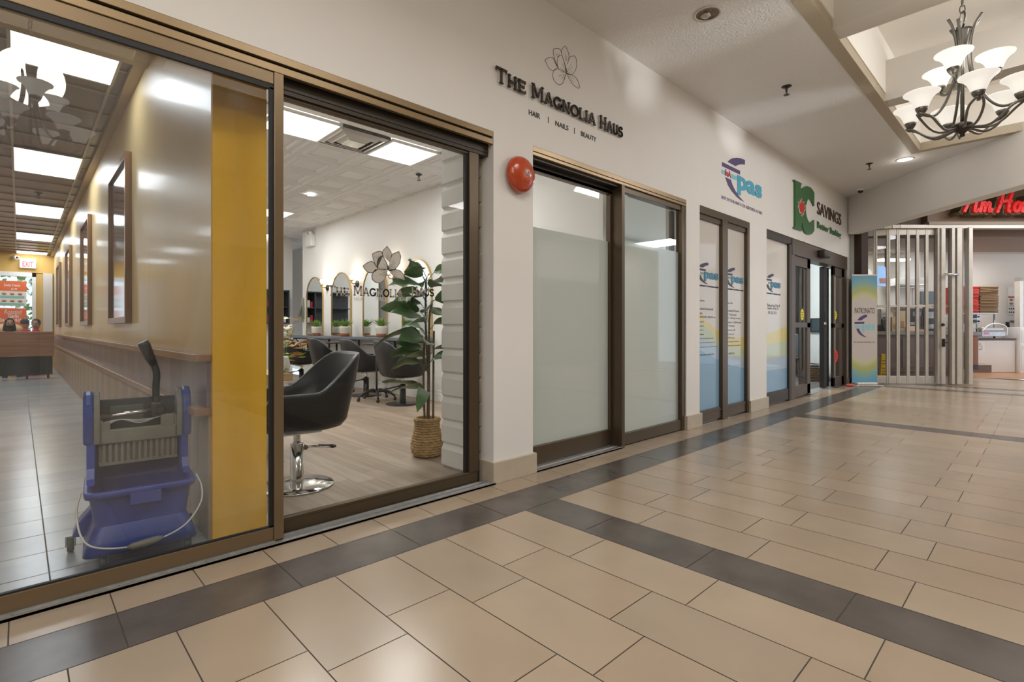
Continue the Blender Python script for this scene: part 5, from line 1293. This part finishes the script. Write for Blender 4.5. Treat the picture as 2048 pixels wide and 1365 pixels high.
# ================================================================== DIAGONAL SHOP: GATE
gt = thing('folding_gate', 'folding aluminium and glass security gate across the coffee shop front', 'security gate')
GZ0, GZ1 = .02, 3.13
def gp(px):   # position along the gate from a pixel column: r, F
    F = 10.36-.0*px if px > 1800 else 10.36+.35*((1800-px)/75)**2*.6
    return ((px-1024)/F_PX*F, F)
def seg(a, b, z0, z1, th, m, mi=0):           # box standing between two plan points
    ax_, ay_ = a; bx_, by_ = b; dx, dy = bx_-ax_, by_-ay_; L_ = math.hypot(dx, dy); nx, ny = -dy/L_*th/2, dx/L_*th/2
    vs = [(ax_+nx, ay_+ny, z0), (bx_+nx, by_+ny, z0), (bx_-nx, by_-ny, z0), (ax_-nx, ay_-ny, z0), (ax_+nx, ay_+ny, z1), (bx_+nx, by_+ny, z1), (bx_-nx, by_-ny, z1), (ax_-nx, ay_-ny, z1)]
    m.add(vs, [(0, 1, 2, 3), (4, 5, 6, 7), (0, 1, 5, 4), (1, 2, 6, 5), (2, 3, 7, 6), (3, 0, 4, 7)], mi)
def lerp(a, b, t_): return (a[0]+(b[0]-a[0])*t_, a[1]+(b[1]-a[1])*t_)
M_GGL = glass('gate_glass', (.90, .93, .93), 1.3, dirt=.04)
# glass panel columns (pixel starts and ends of each leaf)
cols = [(1729, 1750), (1750, 1776.5), (1776.5, 1795), (1795, 1815.5), (1815.5, 1834), (1834, 1852.5), (1852.5, 1872)]
for i, (a, b_) in enumerate(cols):
    A_, B_ = gp(a), gp(b_); m = MB(TIM); w_ = .155
    seg(lerp(A_, B_, 0), lerp(A_, B_, w_), GZ0, GZ1, .045, m); seg(lerp(A_, B_, 1-w_), B_, GZ0, GZ1, .045, m)
    for z0, z1 in ((GZ0, .17), (1.555, 1.60), (GZ1-.12, GZ1)): seg(lerp(A_, B_, w_), lerp(A_, B_, 1-w_), z0, z1, .035, m)
    o = m.build('panel', M_GATE, gt, bevel=.004)
    m = MB(TIM)
    for z0, z1 in ((.17, 1.555), (1.60, GZ1-.12)): seg(lerp(A_, B_, w_), lerp(A_, B_, 1-w_), z0, z1, .008, m)
    m.build('pane', M_GGL, o)
# folded leaves
def leafbox(u0, u1, F, th=.05, z1=GZ1):
    m = MB(TIM); seg(((u0-1024)/F_PX*F, F), ((u1-1024)/F_PX*F, F), GZ0, z1, th, m); return m
for (u0, u1, F) in ((1873, 1880, 10.3), (1880.5, 1889, 10.27), (1898, 1901, 10.36), (1901.5, 1908, 10.24), (1908.5, 1911.5, 10.3), (1912, 1922, 10.22), (1922.5, 1925, 10.3), (1931, 1935, 10.28), (1935.5, 1943.5, 10.2)):
    leafbox(u0, u1, F, .06).build('folded_leaf', M_GATE, gt, bevel=.006)
for (u0, u1) in ((1889, 1898), (1925, 1931)):
    m = MB(TIM); F = 10.33
    seg(((u0-1024)/F_PX*F, F), ((u1-1024)/F_PX*F, F), .1, GZ1, .008, m); m.build('pane', M_GGL, gt)
    m = MB(TIM); seg(((u0-1024)/F_PX*F, F), ((u1-1024)/F_PX*F, F), 1.555, 1.60, .02, m); seg(((u0-1024)/F_PX*F, F), ((u1-1024)/F_PX*F, F), GZ0, .12, .02, m); m.build('cross_rail', M_GATE, gt)
m = MB(TIM); a = TP(1889, 549, 10.16); b_ = TP(1917, 549, 10.16); m.tube([(a.x, 10.16, a.z), (b_.x, 10.16, b_.z)], .025, 10); m.build('latch_bar', M_CHROME, gt)
m = MB(TIM); a = TP(1886, 650, 10.2); m.sphere((a.x, 10.2, a.z), .032, 0, 14); m.build('lock_knob', M_BRONZED, gt)
m = MB(TIM); a = TP(1888, 686, 10.2); m.box(a.x-.01, a.x+.01, 10.18, 10.24, a.z-.08, a.z+.08); m.box(a.x-.05, a.x+.05, 10.17, 10.19, a.z-.012, a.z+.012); m.build('lock_lever', M_BRONZED, gt)
# head track following the curve
tk = MB(TIM); P_ = [gp(u) for u in range(1720, 1945, 15)]+[gp(1950), gp(2200)]
for a, b_ in zip(P_[:-1], P_[1:]): seg(a, b_, GZ1+.005, GZ1+.07, .16, tk)
struct('trim_30', tk, M_GATE)
tk = MB(TIM)
for a, b_ in zip(P_[:13], P_[1:13]): seg(a, b_, .0, .012, .12, tk)
struct('trim_31', tk, M_ALU)
# dark post at the corner and side wall
struct('wall_shop', MB(TIM).box(6.93, 7.06, 10.2, 10.9, 0, 3.3), mat('post_brown', (.055, .03, .02), .5))
# fascia
M_FAS = mat('fascia_brown', (.20, .125, .07), .45); M_FAS_SHADED = mat('fascia_brown_shaded', (.09, .045, .025), .5)  # darker left part has the corner shade put into its colour
struct('wall_shop', MB(TIM).box(6.9, 8.32, 10.42, 10.6, GZ1+.07, 3.95), M_FAS_SHADED)
struct('wall_shop', MB(TIM).box(8.32, 13, 10.30, 10.5, GZ1+.13, 3.95), M_FAS)
struct('trim_32', MB(TIM).box(8.32, 13, 10.26, 10.5, GZ1+.07, GZ1+.13), mat('fascia_lip', (.42, .33, .26), .5))
struct('ceiling', MB(TIM).box(6.88, 13.5, 5, 10.5, 3.95, 4.05), M_FAS)
# script sign from strokes: width unit = letter height
ss = thing('shop_sign', 'red script letters spelling Tim Hortons on the brown fascia', 'sign')
SCR = [('T', .62, [[(.05, .86), (.30, .98), (.80, 1.0)], [(.45, .97), (.34, .45), (.12, .02)]]),
       ('i', .30, [[(.12, .50), (.02, .06), (.10, 0), (.24, .12)], [(.17, .66), (.18, .70)]]),
       ('m', .74, [[(.14, .50), (.02, .0)], [(.08, .30), (.26, .50), (.33, .44), (.24, .02)], [(.28, .28), (.48, .50), (.56, .42), (.48, .06), (.56, 0), (.66, .12)]]),
       (' ', .18, []),
       ('H', .86, [[(.36, 1.12), (.24, .5), (.02, -.02)], [(.86, 1.15), (.66, .55), (.58, .05), (.68, 0)], [(.18, .50), (.48, .58), (.76, .56)]]),
       ('o', .46, [[(.24, .50), (.08, .36), (.04, .14), (.14, .0), (.30, .08), (.38, .30), (.34, .48), (.24, .50)], [(.34, .46), (.48, .42)]]),
       ('r', .40, [[(.14, .50), (.02, .0)], [(.08, .28), (.22, .48), (.38, .46)]]),
       ('t', .36, [[(.24, .92), (.06, .10), (.14, 0), (.28, .10)], [(.0, .60), (.36, .64)]]),
       ('o', .46, [[(.24, .50), (.08, .36), (.04, .14), (.14, .0), (.30, .08), (.38, .30), (.34, .48), (.24, .50)], [(.34, .46), (.48, .42)]]),
       ('n', .52, [[(.14, .50), (.02, .0)], [(.08, .28), (.28, .50), (.36, .42), (.28, .06), (.36, 0), (.48, .12)]]),
       ('s', .40, [[(.34, .46), (.20, .50), (.14, .38), (.28, .20), (.24, .04), (.04, .02)]])]
r0 = TP(1922, 424, 10.05).x; z0 = TP(1922, 424, 10.05).z; SH = .36
x_ = r0
M_SR = mat('sign_red', (.72, .012, .012), .35, emit=.25); M_SB = mat('sign_backing', (.17, .13, .07), .5)
for ch_, w_, sts in SCR:
    if sts:
        m = MB(); mk = MB()
        for st in sts:
            s3_ = smooth2(st, 1) if len(st) > 2 else st
            pts = [(x_+a*SH*1.02, z0+b*SH) for a, b in s3_]
            m.ribbon(pts, .056, PT(10.06), 0, .05); mk.ribbon([(a-.03, b-.015) for a, b in pts], .082, PT(10.30), 0, .24)
        nm_ = 'letter'
        mk.build('letter_box', M_SB, ss); m.build('letter', M_SR, ss)
    x_ += w_*SH*1.02

# ================================================================== DIAGONAL SHOP: INTERIOR
M_TW = mat('shop_wall_tile', (.74, .69, .63), .35, bump=.05, bscale=8)
struct('floor', MB(TIM).box(7, 18, 11.6, 15.5, -.02, .002), mat('quarry_floor', (.42, .22, .11), .35, var=.1, vscale=8))
struct('wall_shop', MB(TIM).box(6.9, 18, 14.4, 14.6, 0, 3.4), M_TW)
struct('wall_shop', MB(TIM).box(6.95, 7.08, 10.9, 14.5, 0, 3.4), M_FAS)
struct('ceiling', MB(TIM).box(6.95, 18, 10.5, 14.5, 3.22, 3.32), mat('shop_ceiling', (.62, .55, .48), .6))
struct('ceiling', MB(TIM).box(6.95, 14, 10.7, 12.6, 3.0, 3.22), mat('shop_soffit', (.24, .17, .13), .5))
# white header over the back counter and equipment wall with white boxes
def tb(F, u0, u1, v0, v1, d, m, b=.01):       # a box whose face at depth F spans a pixel box
    a = TP(u0, v1, F); c_ = TP(u1, v0, F); q = MB(TIM); q.rbox(a.x, c_.x, F, F+d, max(0, a.z), c_.z, b); return q
def simple(name, label, cat, F, u0, u1, v0, v1, d, m, group=None, b=.01, extra=None):
    a = TP(u0, v1, F); c_ = TP(u1, v0, F)
    if .98 < a.z < 1.07 and F < 12.9: a.z = 1.062
    c_.z = max(c_.z, a.z+.04); o0 = TIM @ Vector(((a.x+c_.x)/2, F+d/2, max(0, a.z)))
    q = MB(); W_ = (c_.x-a.x)/2; H_ = c_.z-max(0, a.z); q.rbox(-W_, W_, -d/2, d/2, 0, H_, b)
    t = thing(name, label, cat, o0, -YAW, group); q.build('body', m, t)
    if extra: extra(t, W_, H_, d/2)
    return t
M_STEEL = mat('stainless', (.42, .42, .41), .3, metal=.8, var=.15, vscale=12); M_DARKC = mat('counter_dark', (.085, .055, .05), .4); M_CTOP = mat('counter_top', (.22, .20, .19), .3)
ct = thing('service_counter', 'long dark panelled service counter behind the folding gate', 'counter', TIM @ Vector((9.3, 12.2, 0)), -YAW)
q = MB(); q.rbox(-1.95, 1.22, -.03, .75, .98, 1.06, .006); q.build('top', M_CTOP, ct)
q = MB(); q.box(-1.9, 1.18, 0, .7, .10, .98); q.box(-1.85, 1.1, .05, .65, 0, .10); q.build('body', M_DARKC, ct)
for k in range(5): q = MB(); q.rbox(-1.85+k*.6, -1.33+k*.6, -.015, .0, .2, .9, .006); q.build('front_panel', mat('counter_panel', (.13, .085, .08), .4), ct)
simple('hot_drink_urn', 'steel coffee brewer on the counter behind the left gate panels', 'coffee machine', 12.6, 1762, 1780, 618, 664, .35, M_STEEL, extra=lambda t, W_, H_, d: (MB().rbox(-W_*.9, W_*.9, -d-.02, -d, H_*.1, H_*.35, .01).build('control_panel', M_BLK, t), MB().sphere((W_*.1, -d-.03, H_*.6), .06).build('tap', M_CHROME, t)))
def bagx(t, W_, H_, d): 
    MB().rbox(-W_*.6, W_*.6, -d-.004, -d, H_*.15, H_*.5, .002).build('print', mat('bag_print', (.35, .18, .08), .6), t)
simple('paper_bag', 'tall brown paper bag standing on the counter behind the gate', 'paper bag', 12.3, 1798.5, 1811, 622, 663, .2, mat('kraft', (.52, .38, .22), .7), extra=bagx)
simple('paper_bag', 'second brown paper bag leaning left of the tall one', 'paper bag', 12.3, 1784, 1796, 634, 663, .2, mat('kraft_b', (.50, .36, .21), .7), extra=bagx)
simple('cash_register', 'black cash register on the counter behind the left gate panels', 'cash register', 12.22, 1766, 1783, 650, 663, .22, M_BLK, extra=lambda t, W_, H_, d: (MB().rbox(-W_*.6, W_*.6, -.02, .02, H_, H_*1.9, .01).build('screen', mat('reg_screen', (.04, .05, .06), .2), t), MB().rbox(-W_*.8, W_*.8, -d-.02, -d, H_*.2, H_*.6, .01).build('keyboard', M_WDK, t)))
simple('espresso_machine', 'dark espresso machine with steel fittings in the middle of the counter', 'coffee machine', 12.6, 1817, 1846, 617, 663, .4, mat('machine_dark', (.05, .055, .065), .3), extra=lambda t, W_, H_, d: (MB().rbox(-W_*.9, W_*.3, -d-.03, -d, H_*.25, H_*.4, .01).build('drip_tray', M_STEEL, t), MB().rbox(-W_*.5, W_*.9, -d-.02, -d, H_*.65, H_*.85, .01).build('display', mat('disp', (.2, .25, .3), .2), t), MB().tube([(0, -d-.02, H_*.6), (0, -d-.06, H_*.5), (0, -d-.06, H_*.42)], .02, 8).build('spout', M_CHROME, t)))
simple('coffee_grinder', 'dark grinder machine on the counter right of the espresso machine', 'coffee machine', 12.6, 1850, 1873, 617, 663, .4, mat('machine_dark', (.05, .055, .065)), extra=lambda t, W_, H_, d: (MB().rbox(-W_*.7, W_*.7, -d-.02, -d, H_*.55, H_*.85, .01).build('panel', M_STEEL, t), MB().rbox(-W_*.5, W_*.5, -d-.03, -d, H_*.1, H_*.3, .01).build('drawer', M_STEEL, t)))
simple('donut_box', 'open white and orange takeaway box on the counter behind the gate', 'box', 12.2, 1818, 1830, 653, 665, .25, mat('box_peach', (.72, .48, .33), .6), extra=lambda t, W_, H_, d: MB().prism([(-W_, H_), (W_, H_), (W_*1.1, H_*1.5), (-W_*.9, H_*1.6)], lambda a, b, dd: (a, d+dd, b), 0, .01).build('lid', M_WHITE, t))
simple('donut_box', 'flat orange takeaway box on the counter under the grey screen', 'box', 12.2, 1836, 1852, 660, 665, .25, mat('box_orange', (.72, .30, .16), .6))
# menu screen and other lit or hung things
a = TP(1752, 572, 11.4); c_ = TP(1775, 532, 11.4)
t = thing('menu_screen', 'bright blue hanging menu screen at the left behind the gate', 'screen')
q = MB(TIM); q.add([(a.x, 11.4, a.z), (TP(1776, 574, 11.7).x, 11.7, TP(1776, 574, 11.7).z), (TP(1770, 532, 11.7).x, 11.7, TP(1770, 532, 11.7).z), (a.x, 11.4, c_.z)], [(0, 1, 2, 3)])
q2 = MB(TIM); vs = [(v[0], v[1]+.001, v[2]) for v in q.v]; vs += [(v[0], v[1]+.05, v[2]) for v in q.v]; q2.add(vs, [(0, 1, 2, 3), (4, 5, 6, 7), (0, 1, 5, 4), (1, 2, 6, 5), (2, 3, 7, 6), (3, 0, 4, 7)]); q2.build('casing', M_BLK, t); q.build('lit_panel', mat('menu_blue', (.1, .2, .4), .3, emit=.9, ecol=(.28, .48, .85)), t)
q = MB(TIM); p_ = TP(1765, 561, 11.5); q.rbox(p_.x-.07, p_.x+.09, 11.50, 11.52, p_.z-.07, p_.z+.05, .01); q.build('food_picture', mat('food_pink', (.55, .28, .22), .5, emit=.3), t)
q = MB(TIM); q.tube([(TP(1772, 532, 11.6).x, 11.62, c_.z), (TP(1772, 532, 11.6).x, 11.62, 3.0)], .015, 6); q.build('hanger', M_BLK, t)
t = simple('grey_screen', 'tilted grey blue screen above the counter behind the gate', 'screen', 12.3, 1842, 1868, 583, 609, .05, mat('screen_greyblue', (.16, .20, .23), .3), extra=lambda t, W_, H_, d: MB().tube([(0, d, H_*.5), (0, .15, -.3), (0, .15, -.55)], .02, 6).build('mast', M_BLK, t))
simple('range_hood', 'white ventilation hood on the back wall behind the gate', 'hood', 13.6, 1796, 1856, 556, 571, .6, M_WHITE, extra=lambda t, W_, H_, d: (MB().rbox(W_*.0, W_*.8, -d*.5, d, H_, H_+1.0, .01).build('duct', M_WHITE, t), MB().rbox(-W_, W_, -d-.01, -d, .0, .03, .005).build('rim', M_CHROME, t)))
simple('white_cupboard', 'white wall unit below the ventilation hood behind the gate', 'cupboard', 13.9, 1796, 1850, 576, 612, .4, M_WHITE, extra=lambda t, W_, H_, d: [MB().rbox(-W_+.02+k*W_, -.02+k*W_, -d-.012, -d, .03, H_-.03, .004).build('door', mat('cup_white', (.72, .70, .67), .4), t) for k in (0, 1)])
lt = simple('strip_light', 'bright strip light in the coffee shop behind the gate', 'ceiling light', 12.7, 1768, 1822, 517, 521, .25, mat('strip_lit', (1, 1, 1), .5, emit=3, ecol=(1, .95, .86)), b=.004, extra=lambda t, W_, H_, d: MB().box(-W_, W_, -d, d, H_, H_+.02).build('tray', M_WHITE, t))
t = simple('wet_floor_sign', 'yellow wet floor sign standing behind the first gate panel', 'floor sign', 10.75, 1760.5, 1774, 697, 754, .05, M_YEL, extra=lambda t, W_, H_, d: [text('lettering', s_, M_INK, lambda a, b, dd: (a, -d-dd, b), -W_*.6, W_*.6, z_, z_+.025, .001, .003, 0, t, res=1) for s_, z_ in (('CAUTION', .44), ('ATTENTION', .38), ('WET', .28), ('FLOOR', .22), ('CUIDADO', .16))])
t.location.z = 0
for ch_ in t.children:
    if ch_.name.startswith('body'):
        zs = [v.co.z for v in ch_.data.vertices]; zm = max(zs)
        for v in ch_.data.vertices: v.co.x *= 1-.42*(v.co.z/zm)**1.2
        ch_.data.materials[0] = mat('sign_yellow', (.85, .50, .01), .4)
# right hand side: end of counter, white cabinets, ovens, boxes
simple('counter_end', 'narrow reddish brown counter end right of the gate', 'counter', 12.0, 1941, 1957, 672, 740, .6, mat('red_brown', (.22, .075, .03), .4), extra=lambda t, W_, H_, d: (MB().rbox(-W_-.02, W_+.06, -d-.02, d, H_, H_+.09, .005).build('top', M_CTOP, t), MB().rbox(-W_, W_, -d-.005, d, 0, .12, .004).build('kick', M_BLK, t)))
bc = thing('back_counter', 'white curved cabinet with dark top in the open part of the shop', 'cabinet', TIM @ Vector((12.60, 13.35, 0)), -YAW)
q = MB(); q.rbox(-.98, .22, -.25, .6, .0, .84, .03); q.build('body', mat('cab_white', (.66, .60, .54), .35), bc)
q = MB(); q.rbox(-.98, .22, -.28, .6, .84, .88, .008); q.build('worktop', M_DARKC, bc)
MB().box(-.93, -.40, -.262, -.25, .02, .20).build('kick_plate', mat('kick_brown', (.14, .085, .06), .5), bc)
MB().rbox(-.955, -.58, -.266, -.25, .24, .80, .004).build('door', mat('cab_white2', (.68, .63, .57), .35), bc)
q = MB(); q.tube([(-.72, -.27, .60), (-.68, -.30, .60), (-.67, -.30, .66), (-.70, -.30, .74), (-.73, -.27, .74)], .008, 6); q.build('handle', M_CHROME, bc)
simple('press_grill', 'steel contact grill with wrapped tray on the white back counter', 'kitchen appliance', 13.08, 1964, 2012, 663, 673.3, .14, M_STEEL, extra=lambda t, W_, H_, d: (MB().rbox(-W_*.95, W_*.9, -d*.9, d, H_, H_+.10, .03).build('upper_plate', mat('plate_light', (.5, .49, .47), .3, metal=.5), t), MB().tube(qp([(-W_*1.0, -d, H_), (-W_*.4, -d, H_+.16), (W_*.4, -d, H_+.19), (W_*1.05, -d, H_+.10), (W_*1.05, -d, 0.02)]), .015, 8).build('cable', M_WHITE, t), MB().rbox(-W_*.85, -W_*.4, -d-.004, -d, H_*.4, H_*.8, .002).build('label', mat('label_pink', (.7, .2, .3), .5), t)))
sh = thing('steel_rack', 'steel shelf rack holding two ovens under the stacked boxes', 'rack', TIM @ Vector((11.87, 13.45, 0)), -YAW)
q = MB(); q.rbox(-.55, .60, -.25, .35, 1.50, 1.53, .004); q.rbox(-.55, .60, -.25, .35, 1.12, 1.15, .004); q.rbox(-.55, .60, -.2, .35, .88, .91, .004); q.build('shelf_board', M_STEEL, sh)
for x, y in ((-.5, -.2), (.55, -.2), (-.5, .3), (.55, .3)): q = MB(); q.tube([(x, y, .88), (x, y, 1.53)], .018, 8); q.build('post', M_STEEL, sh)
for z_, lb in ((623, 'upper small steel oven on the rack under the red boxes'), (637, 'lower small steel oven on the rack under the red boxes')):
    pass
simple('toaster_oven', 'small steel oven with dark windows on the rack beneath the boxes', 'oven', 13.28, 1940, 1960, 628, 648, .35, M_STEEL, extra=lambda t, W_, H_, d: [MB().rbox(-W_*.9, W_*.35, -d-.01, -d, H_*a_, H_*(a_+.35), .004).build('window', M_BLK, t) for a_ in (.08, .55)]+[MB().lathe([(0, .02), (.02, .02), (.02, 0)], (W_*.7, -d, H_*a_), 12, 0, 'y').build('dial', M_BLK, t) for a_ in (.25, .7)])
M_KR = mat('box_red', (.55, .045, .03), .6); M_KB = mat('box_kraft', (.23, .135, .06), .7)
random.seed(12)
bx0 = None; N_ = 17; zb = 1.53
h = (2.215-1.53)/N_
for col, (rc, mt_, lb, gr, wx) in enumerate(((11.74, M_KR, 'red flattened takeaway box in left pile on the steel rack', 'red boxes stacked on the rack', .252), (12.255, M_KB, 'brown cardboard box in right pile on the steel rack', 'brown boxes stacked on the rack', .238))):
    pr_ = None
    for k in range(N_):
        o0 = TIM @ Vector((rc+random.uniform(-.008, .008), 13.45+random.uniform(-.01, .01), zb+k*h))
        if pr_ is None:
            q = MB(); q.rbox(-wx, wx, -.24, .24, 0, h*.9, .006); q.box(-wx*.98, wx*.98, -.245, .0, h*.40, h*.50); pr_ = q.build('takeaway_box', mt_); o = pr_
        else: o = pr_.copy(); C.objects.link(o)
        o.location = o0; o.rotation_euler = (0, 0, -YAW+random.uniform(-.03, .03)); tag(o, lb, 'box', gr)
# wall papers and doorway on the right
def note(label, u0, u1, v0, v1, ex=None, F=14.39, nm='wall_notice'):
    a = TP(u0, v1, F); c_ = TP(u1, v0, F); t = thing(nm, label, 'notice'); MB(TIM).box(a.x, c_.x, F-.006, F, a.z, c_.z).build('sheet', mat('paper', (.80, .78, .74), .5), t)
    if ex: ex(t, a, c_, F)
def burgers(t, a, c_, F):
    W_ = c_.x-a.x; H_ = c_.z-a.z
    MB(TIM).box(a.x, c_.x, F-.009, F-.006, c_.z-.03*1, c_.z).build('red_band', M_KR, t)
    q = MB(TIM)
    for i in range(2):
        for j in range(2): q.lathe([(0, .004), (W_*.16, .004), (W_*.16, 0)], (a.x+W_*(.27+.46*i), F-.006, a.z+H_*(.25+.42*j)), 14, 0, 'y', 1, .6)
    q.build('burger_picture', mat('burger', (.40, .20, .08), .6), t)
note('plain white notice pinned at top on the tiled back wall', 2016, 2038, 575, 593)
note('white notice with four burger pictures on the tiled back wall', 2016, 2038, 594, 612, burgers)
def rows(t, a, c_, F):
    W_ = c_.x-a.x; H_ = c_.z-a.z; q = MB(TIM)
    for i in range(5):
        for j in range(2): q.box(a.x+W_*(.06+.19*i), a.x+W_*(.18+.19*i), F-.009, F-.006, a.z+H_*(.2+.42*j), a.z+H_*(.38+.42*j))
    q.build('small_pictures', M_BRN2, t)
note('white notice with two rows of tiny pictures below the burger notice', 2016, 2038, 613, 630, rows)
a = TP(2021, 645, 14.39); t = thing('wall_plate', 'dark rectangular plate low on the tiled back wall', 'wall plate'); MB(TIM).rbox(a.x, a.x+.18, 14.37, 14.395, a.z, a.z+.05, .004).build('plate', mat('brass_dark', (.16, .11, .05), .4), t)
a = TP(2014, 650, 14.39); t = thing('wall_socket', 'black wall socket with plug above the contact grill', 'socket'); MB(TIM).rbox(a.x-.04, a.x+.04, 14.35, 14.395, a.z-.08, a.z+.08, .01).build('plate', M_BLK, t); MB(TIM).tube([(a.x, 14.34, a.z), (a.x-.05, 14.2, a.z-.2)], .01, 6).build('cord', M_BLK, t)
dr = senty('door_2')
m = MB(TIM); a = TP(2040, 555, 13.6); m.box(a.x, a.x+.10, 13.6, 13.75, 0, a.z); m.box(a.x, a.x+1.2, 13.6, 13.75, a.z-.1, a.z); struct('frame', m, M_GATE, dr)
m = MB(TIM); m.box(a.x+.1, a.x+1.2, 13.72, 13.74, 0, a.z-.1); struct('leaf', m, mat('door_inside', (.10, .085, .07), .5), dr)
simple('waste_cabinet', 'white cabinet cut by the right edge of the photo', 'cabinet', 13.0, 2041, 2090, 655, 756, .5, M_WHITE, extra=lambda t, W_, H_, d: (MB().rbox(-W_+.02, W_-.02, -d-.012, -d, .06, H_*.62, .005).build('door', mat('cup_white', (.72, .70, .67)), t), MB().rbox(-W_+.02, W_-.02, -d-.012, -d, H_*.66, H_*.94, .005).build('drawer', mat('cup_white', (.72, .70, .67)), t), MB().rbox(-W_+.04, -W_+.14, -d-.03, -d-.012, H_*.55, H_*.58, .005).build('handle', M_CHROME, t)))
t = simple('ceiling_light_strip', 'flat bright ceiling lamp in the open right part of the shop', 'ceiling light', 13.2, 1992, 2016, 498, 501, .3, mat('strip_lit', (1, 1, 1)), b=.004)
area('shop_light', TIM @ Vector((9.2, 13.3, 3.18)), 1.6, .4, 50, NEUT, (0, 0, -YAW)); area('shop_light', TIM @ Vector((12.4, 12.9, 3.18)), 1.4, .4, 46, NEUT, (0, 0, -YAW))
area('shop_light', TIM @ Vector((9.5, 11.2, 2.96)), 1.6, .3, 14, WARM, (0, 0, -YAW))
area('gate_fill', TIM @ Vector((9.6, 8.4, 3.93)), 2.2, 1.0, 60, NEUT, (0, 0, -YAW))  # added unseen fill that lightens the gate front
